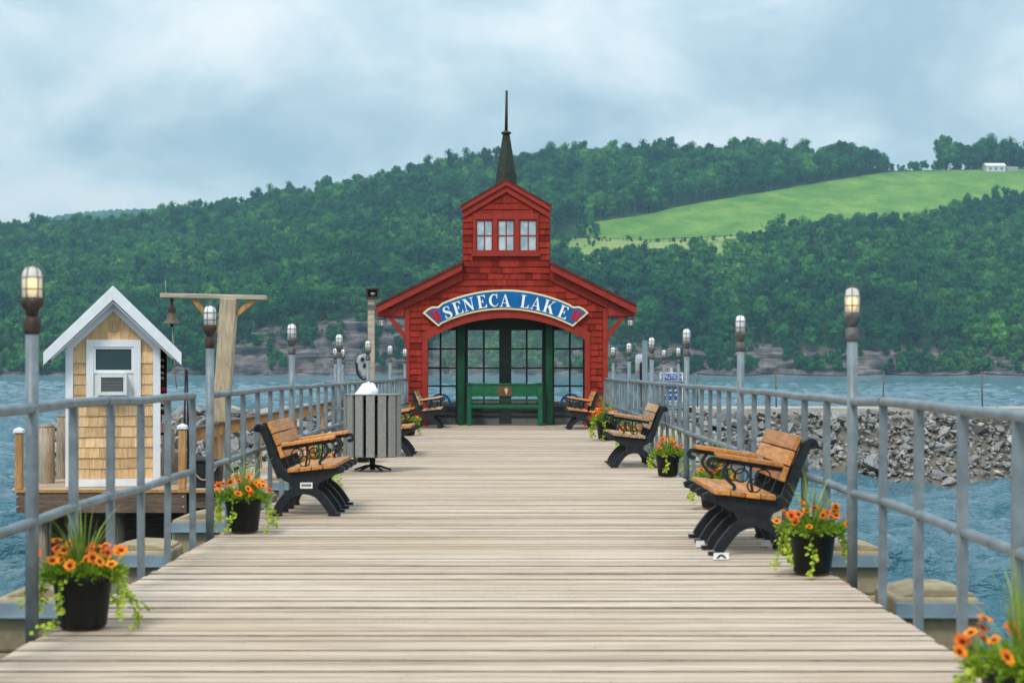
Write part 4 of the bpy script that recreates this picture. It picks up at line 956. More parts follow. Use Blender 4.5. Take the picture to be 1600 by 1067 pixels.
m.prism([(-.05, zc+.06), (0, zc-.09), (.05, zc+.06), (.02, zc+.05), (0, zc+.10), (-.02, zc+.05)], -.017, -.0125); m.build('emblem', M['gold'], pq, fix=True)

# ------------------------------------------------------------------ park benches
def bench_shape(label, wood_, loc, rz):
    t = thing('park_bench', label, 'bench', loc, rz, 'benches facing each other along the pier'); L = 1.24
    fy = [-.60, -.2, .2, .60]
    for k, y in enumerate(fy):
        m = MB(); a, b = y - .026, y + .026
        m.ribbon(spl([(-.235, .02), (-.205, .10), (-.12, .19), (0, .222), (.11, .19), (.19, .105), (.245, .02)], 4), [.07]*25, a, b)
        m.prism([(-.125, .205), (.125, .205), (.105, .24), (.13, .29), (-.13, .29), (-.105, .24)], a+.004, b-.004)
        m.prism([(-.245, .42), (-.235, .36), (-.17, .30), (-.09, .268), (.10, .268), (.19, .31), (.27, .355), (.335, .372), (.345, .41), (.31, .425), (.22, .404), (.05, .38), (-.12, .367), (-.17, .40)], a+.002, b-.002)
        m.ribbon(spl([(-.19, .33), (-.235, .44), (-.28, .57), (-.325, .68), (-.36, .745), (-.395, .755), (-.405, .715)], 4), [.075]*9 + [.06]*8 + [.05]*8, a+.001, b-.001)
        for fx in (-.24, .255): m.add([], []); m.box(fx-.05, fx+.05, y-.035, y+.035, 0.004, .024)
        m.build('support_frame', M['iron'], t, .006, fix=True)
    for x0, x1, za, zb in ((-.137, -.040, .372, .379), (-.034, .062, .380, .390), (.068, .160, .391, .402), (.166, .272, .403, .412)):
        m = MB(); m.prism([(x0, za), (x1, zb), (x1, zb+.036), (x0, za+.036)], -L/2-.04, L/2+.04); m.build('seat_slat', wood_, t, .006, fix=True)
    for x0, z0, x1, z1 in ((-.196, .492, -.228, .588), (-.231, .597, -.268, .690), (-.271, .698, -.313, .792)):
        dx, dz = x1-x0, z1-z0; l = math.hypot(dx, dz); nx, nz = dz/l*.036, -dx/l*.036
        m = MB(); m.prism([(x0, z0), (x0+nx, z0+nz), (x1+nx, z1+nz), (x1, z1)], -L/2-.04, L/2+.04); m.build('back_slat', wood_, t, .006, fix=True)
    for s in (-1, 1):
        y = s*.60
        m = MB(); m.prism([(-.20, .587), (.255, .657), (.265, .69), (-.19, .62)], y-.045, y+.045); ar = m.build('armrest', wood_, t, .006, fix=True)
        m = MB(); c = y - .014; d = y + .014
        m.ribbon([(-.21, .57), (.0, .603), (.22, .637)], .03, c, d)
        m.ribbon(spl([(.22, .63), (.285, .645), (.305, .61), (.275, .59), (.262, .605)], 4), .032, c, d)
        m.ribbon(spl([(.17, .62), (.205, .56), (.17, .50), (.13, .46), (.15, .42)], 4), .022, c, d)
        m.ribbon([(.02, .60), (.025, .52), (.01, .42)], .016, c, d)
        for cx, cz, r in ((-.06, .525, .05), (.085, .535, .045), (.0, .465, .045)):
            m.tube([(cx + r*math.cos(a), y, cz + r*math.sin(a)) for a in np.linspace(0, 6.283, 14, endpoint=False)], .006, 5, True)
        m.build('arm_scroll', M['iron'], t)
    MB().tube([(0, -.6, .25), (0, .6, .25)], .014, 6).build('tie_rod', M['iron'], t)
    return t
BX = 1.66
def plate(b, x, y, z, w, h, marks):
    p = MB().box(x - w/2, x + w/2, y - .004, y, z - h/2, z + h/2).build('label_plate', M['sign_white'], b, .001)
    m = MB(); n_ = len(marks)
    for i, (u0, u1, v0, v1) in enumerate(marks): m.box(x - w/2 + u0*w, x - w/2 + u1*w, y - .006 - i*.0001, y - .0041, z - h/2 + v0*h, z - h/2 + v1*h)
    m.build('dark_marks', M['black'], p)
b1 = bench_shape('slatted park bench in warm orange wood, nearest on the right', M['slat'], (BX, 11.72, 0), math.pi)
b2 = bench_shape('slatted park bench with small white plate, nearest on the left', M['slat'], (-BX-.05, 14.74, 0), 0)
b3 = bench_shape('faded slatted park bench, middle of the three on the right', M['slat_old'], (BX-.02, 21.8, 0), math.pi)
b4 = bench_shape('slatted park bench mostly hidden behind the litter bin', M['slat'], (-BX+.02, 24.6, 0), 0)
b5 = bench_shape('faded slatted park bench at the left side of the pavilion opening', M['slat_old'], (-BX, 36.45, 0), 0)
b6 = bench_shape('orange brown slatted park bench at the right side of the pavilion opening', M['slat'], (BX-.06, 35.75, 0), math.pi)
plate(b2, .02, -.628, .262, .105, .05, [(.12, .22, .35, .75), (.26, .36, .35, .75), (.40, .52, .35, .75), (.56, .68, .35, .75), (.72, .88, .35, .75)])
# plates screwed to the deck at the feet of the near right bench
for (px, py) in ((1127, 870.5), (1197, 850), (1094, 851)):
    Yp = GY(py + 4) - .01; p = W(px, py, Yp); t = thing('foot_plate', {1127: 'white plate with dark marks at the nearest foot of right bench', 1197: 'small pale plate at the rear foot of right bench', 1094: 'small pale plate at the far front foot of right bench'}[px], 'plate', (p.x, Yp, 0), 0, 'plates at the bench feet')
    w = .05 if px == 1127 else .03
    MB().box(-w, w, -.006, .0, .004, .048).box(-w, w, .0, .05, .004, .007).build('plate', M['sign_white'], t, .001)
    if px == 1127: MB().prism([(-.035, .012), (-.02, .012), (0, .028), (.02, .012), (.035, .012), (.012, .038), (-.012, .038)], -.0075, -.0062).build('dark_marks', M['black'], t, fix=True)
# ------------------------------------------------------------------ flower pots
def petal_mesh(seed, mat):
    r = random.Random(seed); m = MB(); n = 9
    for k in range(n):
        a = 2*math.pi*k/n + r.uniform(-.1, .1); l = r.uniform(.027, .034); w = .0125; c, s = math.cos(a), math.sin(a); up = r.uniform(.002, .012)
        P = lambda rr, tt, z: (rr*c - tt*s, rr*s + tt*c, z)
        m.add([P(.004, -.004, 0), P(.004, .004, 0), P(l*.6, w, up*.8), P(l, w*.35, up), P(l, -w*.35, up), P(l*.6, -w, up*.8)], [(0,5,4,3,2,1)])
    return m.mesh('flower', mat)
def heart_mesh():
    m = MB(); m.lathe([(.013, .001), (.012, .006), (.006, .009)], 8); return m.mesh('flower_heart', M['heart'])
PET = [petal_mesh(i, M['petal'] if i % 4 else M['petal_red']) for i in range(6)]; HEART = heart_mesh()
POTM = MB().lathe([(.104, 0), (.112, .01), (.138, .215), (.150, .218), (.152, .25), (.140, .252), (.136, .225)], 24).mesh('pot', M['pot'])
SOIL = MB().lathe([(.02, .215), (.134, .222)], 16).mesh('soil', M['soil'])
TRAY = MB().lathe([(.05, -.006), (.085, -.006), (.088, .004), (.082, .003)], 14).mesh('saucer', M['tray'])
def leafq(m, p, d, nrm, l, w):
    d = d.normalized(); s = d.cross(nrm); s = s.normalized() if s.length > 1e-4 else d.orthogonal()
    m.add([p, p + d*l*.35 + s*w*.5, p + d*l*.75 + s*w*.4, p + d*l, p + d*l*.75 - s*w*.4, p + d*l*.35 - s*w*.5], [(0,1,2,3,4,5)])
def planter(x, y, label, seed, nfl=18, spread=1.0, scale=1.0):
    r = random.Random(seed); t = thing('flower_pot', label, 'flower pot', (x, y, 0), 0, 'potted orange flowers along the railings'); t.scale = (scale,)*3
    inst('pot', POTM, t, (0, 0, .012)); inst('soil', SOIL, t, (0, 0, .012)); inst('saucer', TRAY, t, (0, 0, .012), (0,0,0), (1.0, 1.0, 1))
    m = MB()                                                      # leafy mound
    for k in range(520):
        a = r.uniform(0, 6.283); rr = .19*math.sqrt(r.random()); z = .235 + r.uniform(0, .085)*(1 - (rr/.24)**2) + r.uniform(0, .03)
        p = Vector((rr*math.cos(a), rr*math.sin(a), z)); d = Vector((math.cos(a)*r.uniform(.2, 1), math.sin(a)*r.uniform(.2, 1), r.uniform(-.3, .9)))
        leafq(m, p, d, Vector((r.gauss(0,.5), r.gauss(0,.5), 1)), r.uniform(.03, .06), r.uniform(.012, .026))
    o = m.build('foliage', M['leaf'], t); o['kind'] = 'stuff'
    m = MB()                                                      # spiky blades
    for k in range(34):
        a = r.uniform(0, 6.283); le = r.uniform(.26, .50); ln = r.uniform(.08, .9); w = r.uniform(.005, .009); P = []
        for q in range(6):
            s_ = q/5; h = .22 + le*(s_ - .35*ln*s_*s_); ou = .03 + le*ln*.6*s_*s_ + .05*s_*ln; P.append(Vector((ou*math.cos(a), ou*math.sin(a), h)))
        sd_ = Vector((-math.sin(a), math.cos(a), 0)); V = []
        for q, p in enumerate(P): ww = w*(1 - (q/5)**2*.95); V += [p - sd_*ww, p + sd_*ww]
        m.add(V, [(2*q, 2*q+1, 2*q+3, 2*q+2) for q in range(5)])
    m.build('spike_leaves', M['blade'], t)
    for v in range(9):                                            # trailing vines
        m = MB(); a = r.uniform(.2, 2.9) if v > 6 else (-.25, -.55, -.05, -2.85, -2.55, -3.1, -1.9)[v] + r.uniform(-.15, .15); drop = r.uniform(.12, .235); out_ = r.uniform(.02, .15)*spread; P = []
        for q in range(9):
            s_ = q/8; rr = .12 + .05*min(1, s_*3) + out_*s_**1.3; z = .25 + .035*math.sin(min(1, s_*2.2)*math.pi) - drop*s_**1.2
            P.append(Vector((rr*math.cos(a + .3*math.sin(3*s_ + v)), rr*math.sin(a + .3*math.sin(3*s_ + v)), max(.015, z))))
        m.tube(P, .0016, 4)
        for q in range(46):
            s_ = r.random(); i = min(7, int(s_*8)); p = P[i].lerp(P[i+1], s_*8 - i) + Vector((r.gauss(0,.012), r.gauss(0,.012), r.gauss(0,.01)))
            leafq(m, p, Vector((r.gauss(0,1), r.gauss(0,1), r.gauss(-.2,.6))), Vector((math.cos(a), math.sin(a), .8)) + Vector((r.gauss(0,.3), r.gauss(0,.3), 0)), r.uniform(.02, .034), r.uniform(.018, .03))
        m.build('trailing_vine', M['vine'], t)
    for k in range(int(nfl * 1.4)):
        a = r.uniform(0, 6.283); rr = .225*math.sqrt(r.random()); z = .315 + .085*(1 - (rr/.24)**2) + r.uniform(-.05, .05)
        tilt = r.uniform(.25, 1.05); az_ = -math.pi/2 + r.uniform(-1.1, 1.1)
        fl = inst('flower', PET[r.randrange(6)], t, (rr*math.cos(a), rr*math.sin(a), z), (0,0,0), (r.uniform(.75, 1.1),)*3)
        fl.rotation_euler = (Matrix.Rotation(az_, 3, 'Z') @ Matrix.Rotation(tilt, 3, 'Y')).to_euler()
        inst('flower_heart', HEART, fl)
    st = MB()
    for ch in [c for c in t.children if c.name.startswith('flower')]:
        p = ch.location; st.tube([(p.x*.4, p.y*.4, .23), (p.x*.8, p.y*.8, p.z*.8), tuple(p)], .0018, 4)
    st.build('stems', M['leaf'], t); return t
planter(-2.02, 7.95, 'potted orange flowers on the deck, nearest on the left', 1, 22, 1.5)
planter(-2.0, 12.7, 'potted orange flowers at the end of the nearest left bench toward camera', 2, 20)
planter(-1.97, 17.2, 'potted flowers hidden behind the nearest left bench', 3)
planter(-1.95, 22.6, 'black flower pot hidden behind the litter bin', 4)
planter(-1.86, 31.8, 'small potted flowers between litter bin and pavilion on the left', 5, 14, 1, 1.1)
planter(1.86, 10.1, 'potted orange flowers beside the nearest right bench, at camera end', 6, 18)
planter(1.70, 5.45, 'potted orange flowers cut off at the bottom right corner', 7, 18, 1.4, 1.0)
planter(1.87, 14.9, 'potted flowers seen beyond the nearest right bench', 8)
planter(1.89, 19.4, 'potted orange flowers in front of the middle right bench', 9, 16)
planter(1.90, 25.2, 'potted flowers seen behind the middle right bench', 10)
planter(1.80, 29.6, 'bushy potted flowers right of the pavilion opening', 11, 20, 1, 1.35)

# ------------------------------------------------------------------ litter bin
bp = W(582, 0, 20.5); lb = thing('litter_bin', 'round grey slatted litter bin on a black pedestal', 'litter bin', (bp.x, 20.5, 0))
for k in range(15):
    a = 2*math.pi*k/15 + .11; o = MB().box(-.052, .052, -.018, .018, .185, .935).build('slat', M['bin'], lb, .006); o.location = (.335*math.cos(a), .335*math.sin(a), 0); o.rotation_euler = (0, 0, a + math.pi/2)
m = MB()
for z in (.19, .90): m.tube([(.308*math.cos(a), .308*math.sin(a), z) for a in np.linspace(0, 6.283, 28, endpoint=False)], .012, 6, True)
m.build('hoop', M['black'], lb); MB().lathe([(.27, .2), (.275, .88), (.26, .885)], 24).build('liner', M['black'], lb)
m = MB(); m.lathe([(.358, .936), (.362, .948), (.30, .952), (.27, .93)], 28); m.build('rim', M['bin'], lb)
m = MB(); m.tube([(0, 0, .02), (0, 0, .2)], .035, 10)
for k in range(5):
    a = 2*math.pi*k/5 + .3; m.tube([(0, 0, .075), (.10*math.cos(a), .10*math.sin(a), .06), (.235*math.cos(a), .235*math.sin(a), .016)], [.018, .016, .013], 6)
m.build('pedestal', M['black'], lb)
m = MB(); rg = random.Random(3); V = []; NA, NB = 14, 7
for j in range(NB):
    f = j/(NB-1)
    for i in range(NA):
        a = 2*math.pi*i/NA; rr = .13*math.cos(f*1.45)*(1 + .12*math.sin(3*a + 2*f) + rg.uniform(-.05, .05)); V.append((-.09 + rr*math.cos(a)*1.1 + .06*f, rr*math.sin(a), .92 + .155*math.sin(f*1.5)*(1 + .12*math.sin(a*2)) + rg.uniform(-.014, .014)))
m.add(V, [(j*NA+i, j*NA+(i+1) % NA, (j+1)*NA+(i+1) % NA, (j+1)*NA+i) for j in range(NB-1) for i in range(NA)] + [tuple((NB-1)*NA+i for i in range(NA))], True)
bagobj = m.build('rubbish_bag', M['bag'], None, loc=(bp.x, 20.5, 0)); tag(bagobj, 'white bag bulging out of the litter bin top', 'bag')

# ------------------------------------------------------------------ tall posts on the railing lines
p = thing('camera_post', 'tall pale post with boxed lamp head beside the left railing', 'post', (XL - .06, 28.0, 0))
Zt = HC + 113*28/FPX
MB().box(-.055, .055, -.055, .055, -.2, Zt).build('pole', M['bellbeam'], p, .006); MB().box(-.065, .065, -.065, .065, Zt-.18, Zt-.10).build('collar', M['fit'], p)
hd = MB().box(-.075, .13, -.10, .10, Zt+.002, Zt+.03).box(-.075, -.05, -.1, .1, Zt+.03, Zt+.15).box(-.085, .14, -.11, .11, Zt+.15, Zt+.175).box(.105, .13, -.1, .1, Zt+.03, Zt+.15).box(-.05, .105, .0, .1, Zt+.03, Zt+.15).build('lamp_box', M['rust'], p)
MB().lathe([(.02, .0), (.05, .03), (.05, .06)], 12, (.03, -.03, Zt+.045)).build('lens', M['chrome'], hd)
p = thing('bare_post', 'bare grey square post standing beside the right railing', 'post', (XR(26)+.05, 26.0, 0)); MB().box(-.04, .04, -.04, .04, -.2, HC + 47*26/FPX).build('pole', M['steel'], p, .005); MB().box(-.045, .045, -.045, .045, HC + 47*26/FPX + .001, HC + 47*26/FPX + .012).build('cap', M['steel'], p)
# coin viewers
def viewer(x, y, label, rz, headmat=None):
    t = thing('coin_viewer', label, 'viewer', (x, y, -.05), rz, 'tower viewers on the landing')
    MB().lathe([(.13, 0), (.12, .03), (.05, .06), (.045, 1.0), (.05, 1.12)], 14).build('pedestal', M['black'], t)
    m = MB()
    for s in (-1, 1): m.ribbon(spl([(0, 1.10), (s*.10, 1.17), (s*.155, 1.30), (s*.16, 1.44)], 4), .028, -.03, .03)
    m.build('yoke', M['black'], t)
    prof = [(0, 1.14), (.06, 1.17), (.125, 1.30), (.142, 1.45), (.125, 1.56), (.07, 1.625), (0, 1.64)]
    poly = [(a, b) for a, b in prof] + [(-a, b) for a, b in prof[::-1][1:-1]]
    hd = MB().prism(poly, -.10, .13).build('viewer_head', M['chrome'], t, .03, fix=True)
    for s in (-1, 1): MB().lathe([(.042, 0), (.042, .02), (.03, .022)], 12).build('eyepiece', M['black'], hd, loc=(s*.058, -.102, 1.53)).rotation_euler = (R(90), 0, 0)
    MB().prism([(-.05, 1.36), (.05, 1.36), (.03, 1.44), (-.03, 1.44)], -.118, -.101).build('coin_plate', M['black'], hd, fix=True)
    MB().tube([(.158, 0, 1.45), (.19, 0, 1.46)], .02, 8).build('pivot_knob', M['black'], t); MB().tube([(-.158, 0, 1.45), (-.19, 0, 1.46)], .02, 8).build('pivot_knob', M['black'], t)
viewer(-2.98, 35.0, 'silver coin viewer with dark yoke left of the pavilion', R(18)); viewer(2.88, 35.2, 'coin viewer right of the pavilion partly behind a post', R(80))
# caution notice
cs = thing('caution_notice', 'blue caution notice with white letters beyond right railing', 'sign', (W(1049, 0, 39.5).x, 39.5, -1.9))
cw, z1 = .275, HC - 2*39.5/FPX + 1.9; z0 = HC - 47*39.5/FPX + 1.9
MB().tube([(0, .04, 0), (0, .04, z1 + .12)], .04, 8).build('post', M['chrome'], cs)
MB().box(-cw, cw, -.012, 0, z0, z1).build('white_border', M['sign_white'], cs); MB().box(-cw+.025, cw-.025, -.016, -.0125, z0+.025, z1-.025).build('blue_face', M['caution_blue'], cs)
fc = bpy.data.curves.new('lettering', 'FONT'); fc.body = 'CAUTION'; fc.size = .135; fc.align_x = 'CENTER'; fc.extrude = .002
to = bpy.data.objects.new('lettering', fc); COL.objects.link(to); bpy.context.view_layer.update()
me = bpy.data.meshes.new_from_object(to.evaluated_get(bpy.context.evaluated_depsgraph_get())); bpy.data.objects.remove(to)
me.materials.clear(); me.materials.append(M['sign_white']); lo = inst('lettering', me, cs, (0, -.02, z1 - .145), (R(90), 0, 0), (.82, 1.05, 1))
m = MB(); rg = random.Random(8)
for r_ in range(4):
    x = -cw + .06
    while x < cw - .09: w = rg.uniform(.02, .07); m.box(x, min(x + w, cw-.06), -.019, -.0165, z1 - .22 - r_*.11, z1 - .18 - r_*.11); x += w + .02
m.build('small_print', M['sign_white'], cs)
# blue hoops on the landing behind the glass
for px, l in ((688, 'blue pipe hoop seen through the left pavilion window'), (892, 'blue pipe hoop seen through the right pavilion window')):
    t = thing('blue_hoop', l, 'hoop', (W(px, 0, 40.5).x, 40.5, -.05), 0, 'blue hoops behind the pavilion')
    MB().tube([(.24*math.cos(a), .0, .48 + .24*math.sin(a)) for a in np.linspace(-.6, 3.75, 20)], .03, 8).build('hoop', M['blue'], t); MB().tube([(0, 0.02, 0), (0, .02, .5)], .03, 8).build('stand', M['chrome'], t); MB().box(-.2, .2, -.1, .14, 0, .02).build('base', M['chrome'], t)

# ================================================================== THE HUT AND ITS DOCK
HY = 23.6; HS = FPX / HY
hx0 = (177 - 790) / HS; HR = R(12.5)
def hx(px): return (px - 177) / HS
FL = HC - (760 - 580) / HS               # dock level
def hz(py): return HC - (py - 580) / HS - FL
hut = thing('shingle_hut', 'small cedar shingled hut with white trim and gable roof on dock', 'hut', (hx0, HY, FL), HR)
HWD = (247 - 107) / 2 / HS; D = 1.5; EZ = hz(533); PZ = hz(449) ; RS = (hz(449) - hz(549)) / hx(281)
def rl(x): return PZ - .10 - abs(x)*RS
m = MB(); m.prism([(-HWD, 0.002), (HWD, 0.002), (HWD, rl(HWD)-.05), (0, rl(0)-.05), (-HWD, rl(HWD)-.05)], 0, D); m.build('wall', M['cedar'], hut)
for s in (-1, 1):
    a = MB(); a.prism([(s*hx(279), PZ-.035-hx(279)*RS), (s*hx(279), PZ-hx(279)*RS), (0, PZ), (0, PZ-.035)], -.22, D+.15); a.build('roof_slope', M['shade_roof'], hut, fix=True)
    a = MB(); x1 = s*hx(281); a.prism([(x1, PZ-.02-abs(x1)*RS), (x1, PZ-.20-abs(x1)*RS), (0, PZ-.19), (0, PZ+.012)], -.26, -.222); a.build('rake_board', M['white'], hut, .006, fix=True)
    a = MB(); x2 = s*hx(268); a.prism([(x2, PZ-.205-abs(x2)*RS), (x2, PZ-.23-abs(x2)*RS), (0, PZ-.23), (0, PZ-.205)], -.22, -.001); a.build('soffit', M['white'], hut, fix=True)
    a = MB(); a.prism([(s*HWD, rl(HWD)-.10), (s*HWD, rl(HWD)-.24), (0, rl(0)-.24), (0, rl(0)-.10)], -.035, -.001); a.build('frieze_board', M['white'], hut, fix=True)
    a = MB(); xe = hx(281); a.box(min(s*(xe-.03), s*xe), max(s*(xe-.03), s*xe), -.215, D+.12, PZ-.17-xe*RS, PZ-.03-xe*RS); a.build('eave_fascia', M['white'], hut)
    MB().box(min(s*(HWD+.02), s*(HWD-.085)), max(s*(HWD+.02), s*(HWD-.085)), -.03, -.001, .003, rl(HWD)-.16).build('corner_board', M['white'], hut, .004)
    MB().box(min(s*(HWD+.02), s*(HWD+.001)), max(s*(HWD+.02), s*(HWD+.001)), 0, .09, .003, rl(HWD)-.06).build('corner_board', M['white'], hut, .004)
MB().box(-HWD+.086, HWD-.086, -.034, -.001, .003, hz(748)).build('base_board', M['white'], hut, .004)
rg = random.Random(6)
tx0, tx1, tz0, tz1 = hx(136), hx(219), hz(622), hz(531)
z = hz(748) + .001; ch = 16.4 / HS
while z < PZ - .5:
    zc = z + ch; lim = HWD - .086 if rl(HWD - .1) - .24 > zc else (PZ - .42 - zc) / RS
    if lim < .06: break
    segs = [(-lim, lim)]
    if z + ch*.5 > tz0 and z + ch*.4 < tz1: segs = [(-lim, tx0 - .001), (tx1 + .001, lim)]
    for a_, b_ in segs:
        x = a_
        while x < b_ - .01:
            w = rg.uniform(.12, .25)
            if b_ - x - w < .06: w = b_ - x
            w = min(w, b_ - x); bb = rg.uniform(.014, .022); jz = rg.uniform(-.004, .004)
            MB().prism([(-bb, z+jz), (-.003, z+ch+.01), (-.0005, z+ch+.01), (-.0005, z+jz)], x+.0015, x+w-.0015, 'x').build('shingle', M['cedar'], hut, fix=True); x += w
    z += ch
wn_ = MB(); t = .10
wn_.box(tx0, tx0+t, -.045, -.001, tz0, tz1).box(tx1-t, tx1, -.045, -.001, tz0, tz1).box(tx0+t, tx1-t, -.045, -.001, tz1-t, tz1).box(tx0-.02, tx1+.02, -.06, -.001, tz0-.05, tz0-.001).box(tx0+t, tx1-t, -.045, -.001, tz0, tz0+.03)
win = wn_.build('window', M['white'], hut, .004)
MB().box(tx0+t, tx1-t, -.03, -.002, hz(583), hz(578)).box(tx0+t, tx0+t+.03, -.03, -.002, hz(578), tz1-t).box(tx1-t-.03, tx1-t, -.03, -.002, hz(578), tz1-t).box(tx0+t+.03, tx1-t-.03, -.03, -.002, tz1-t-.03, tz1-t).build('sash', M['white'], win)
MB().box(tx0+t+.031, tx1-t-.031, -.012, -.003, hz(578), tz1-t-.031).build('pane', M['darkglass'], win)
MB().box(tx0+t+.001, tx1-t-.001, -.015, -.003, tz0+.031, hz(583)).build('filler_panel', M['ac'], win)
ac = thing('air_conditioner', 'white air conditioner in the lower half of the hut window', 'air conditioner', (hx0, HY, FL), HR)
a0, a1, c0, c1 = hx(153.5), hx(198), hz(617.5), hz(584.5)
acf = MB(); acf.box(a0, a0+.05, -.2, -.02, c0, c1).box(a1-.05, a1, -.2, -.02, c0, c1).box(a0+.05, a1-.05, -.2, -.02, c1-.05, c1).box(a0+.05, a1-.05, -.2, -.02, c0, c0+.05).build('case', M['ac'], ac, .006)
MB().box(a0+.051, a1-.051, -.16, -.1, c0+.051, c1-.051).build('core', M['black'], ac)
for k in range(9): zz = c0 + .056 + k*(c1-c0-.108)/9; MB().box(a0+.052, a1-.052, -.185, -.168, zz, zz + .012).build('louvre', M['grille'], ac)
sl_ = thing('eave_spotlight', 'small metal spotlight dangling from the left hut eave', 'light', (hx0 + hx(79), HY - .1, FL + hz(557))); MB().tube([(0,0,.05), (0,0,-.01), (.02,-.02,-.05)], .012, 6).build('bracket', M['fit'], sl_); MB().lathe([(.012, .0), (.03, -.05), (.028, -.055)], 10, (.02, -.02, -.04)).build('shade', M['chrome'], sl_)
# dock
dk = tag(bpy.data.objects.new('dock_deck', None), kind='structure'); COL.objects.link(dk); dk.location = (0, 0, FL)
DX0, DX1 = W(24, 0, 23.0).x, W(322, 0, 23.0).x; rg = random.Random(12)
y = 22.95
while y < 25.9: MB().box(DX0 + rg.uniform(-.01, .01), DX1 + .9 + rg.uniform(-.01, .01), y + .004, y + .136, -.04, rg.uniform(-.004, 0)).build('plank', M['lumber'] if y < 23.05 else M['deck'], dk); y += .14
while y < 36: MB().box(-4.35, -2.75, y + .004, y + .136, -.04, rg.uniform(-.004, 0)).build('plank', M['deck'], dk); y += .14
MB().box(DX0+.02, W(292, 0, 23).x, 22.97, 23.03, -.32, -.045).build('rim_beam', M['beam'], dk, .006)
MB().box(W(293.5, 0, 23).x, DX1+.85, 23.05, 23.11, -.26, -.045).build('rim_beam', M['beam'], dk, .006)
MB().box(DX0+.1, DX1+.8, 24.55, 24.62, -2.3, -.31).build('dark_underdock_sheet', M['beam'], dk)  # added dark sheet, keeps the space under the dock looking shaded
m = MB(); m.box(DX0+.06, DX1+.8, 24.4, 24.52, -.3, -.045).box(DX0+.06, DX1+.8, 25.7, 25.8, -.3, -.045); m.build('joist', M['beam'], dk)
for px in (29, 287):
    for zz in (-.1, -.24):
        o = MB().lathe([(.016, 0), (.016, .008), (.006, .012)], 8).build('bolt', M['chrome'], dk); o.location = (W(px, 0, 23).x, 22.968, zz); o.rotation_euler = (R(90), 0, 0)
k = 0
for x, y, h, l in ((DX0+.25, 23.3, -.05, 'dark'), (-5.5, 23.5, -.05, ''), (-4.4, 23.4, -.05, ''), (DX0+.25, 25.6, -.05, ''), (-4.4, 25.6, -.05, ''), (-4.2, 30, -.05, ''), (-4.2, 35, -.05, '')):
    MB().tube([(x, y, -2.6), (x, y, h)], .13, 10).build('dock_pile', M['pile'], dk)
# mooring piles left of the hut
for i, (px, py, Yp, w, lean, l) in enumerate(((72, 668, 24.3, .20, .0, 'weathered grey timber pile next to the left capped post'), (96, 652, 25.4, .19, .05, 'taller leaning grey timber pile against the hut left side'), (262, 672, 26.3, .17, .0, 'brown timber pile behind the hut right corner'))):
    p = W(px, py, Yp); t = thing('timber_pile', l, 'pile', (p.x, Yp, -2.5), 0, 'mooring piles by the hut'); h = p.z + 2.5
    r_ = random.Random(i); P = [(lean*s_ + r_.uniform(-.01, .01), 0, h*s_) for s_ in np.linspace(0, 1, 6)]
    MB().tube(P, [w*.62*(1 + r_.uniform(-.04, .04)) for _ in P], 9).build('shaft', M['pile'], t); MB().lathe([(w*.6, 0), (w*.55, .03), (w*.2, .05)], 9, (lean, 0, h)).build('worn_top', M['pile'], t)
# capped posts
for px, py, Yp, l in ((30, 668, 23.1, 'tan wooden post with white cap at the left dock corner'), (285, 662, 23.15, 'tan wooden post with white cap right of the hut')):
    p = W(px, py, Yp); h = p.z - FL; t = thing('capped_post', l, 'post', (p.x, Yp, FL), 0, 'capped posts on the dock')
    MB().box(-.048, .048, -.048, .048, .002, h-.06).build('shaft', M['lumber'], t, .005)
    m = MB(); m.box(-.066, .066, -.066, .066, h-.07, h-.03); m.add([(-.066,-.066,h-.0295),(.066,-.066,h-.0295),(.066,.066,h-.0295),(-.066,.066,h-.0295),(0,0,h+.01)], [(0,1,4),(1,2,4),(2,3,4),(3,0,4)]); m.build('cap', M['white'], t)
# long plank handrail running back from the capped post
t = thing('dock_handrail', 'long tan plank handrail sloping back behind the left railing', 'handrail', (-4.38, 23.3, FL))
hr = [W(300, 672, 23.3), W(336, 664, 25.0), W(532, 627, 36.0)]
m = MB(); V = []; o_ = Vector(t.location)
for p in hr:
    for dx_, dz_ in ((-.025, -.17), (.025, -.17), (.025, .0), (-.025, .0)): V.append(Vector((p.x+dx_, p.y, p.z+dz_)) - o_)
m.add(V, [(4*k+i, 4*k+(i+1) % 4, 4*k+4+(i+1) % 4, 4*k+4+i) for k in range(2) for i in range(4)] + [(3,2,1,0), (8,9,10,11)]); m.build('side_plank', M['lumber_y'], t, fix=True)
m = MB(); V = []
for p in hr:
    for dx_, dz_ in ((-.075, .002), (.075, .002), (.075, .036), (-.075, .036)): V.append(Vector((p.x+dx_, p.y, p.z+dz_)) - o_)
m.add(V, [(4*k+i, 4*k+(i+1) % 4, 4*k+4+(i+1) % 4, 4*k+4+i) for k in range(2) for i in range(4)] + [(3,2,1,0), (8,9,10,11)]); m.build('cap_plank', M['beam'], t, fix=True)
for yy_ in (25.0, 28.0, 31.0, 34.0, 35.9):
    f = (yy_ - 25) / 11; p = hr[1].lerp(hr[2], f); MB().box(p.x-.045-o_.x, p.x+.045-o_.x, yy_-.045-o_.y, yy_+.045-o_.y, .002, p.z - .175 - o_.z).build('post', M['lumber'], t)

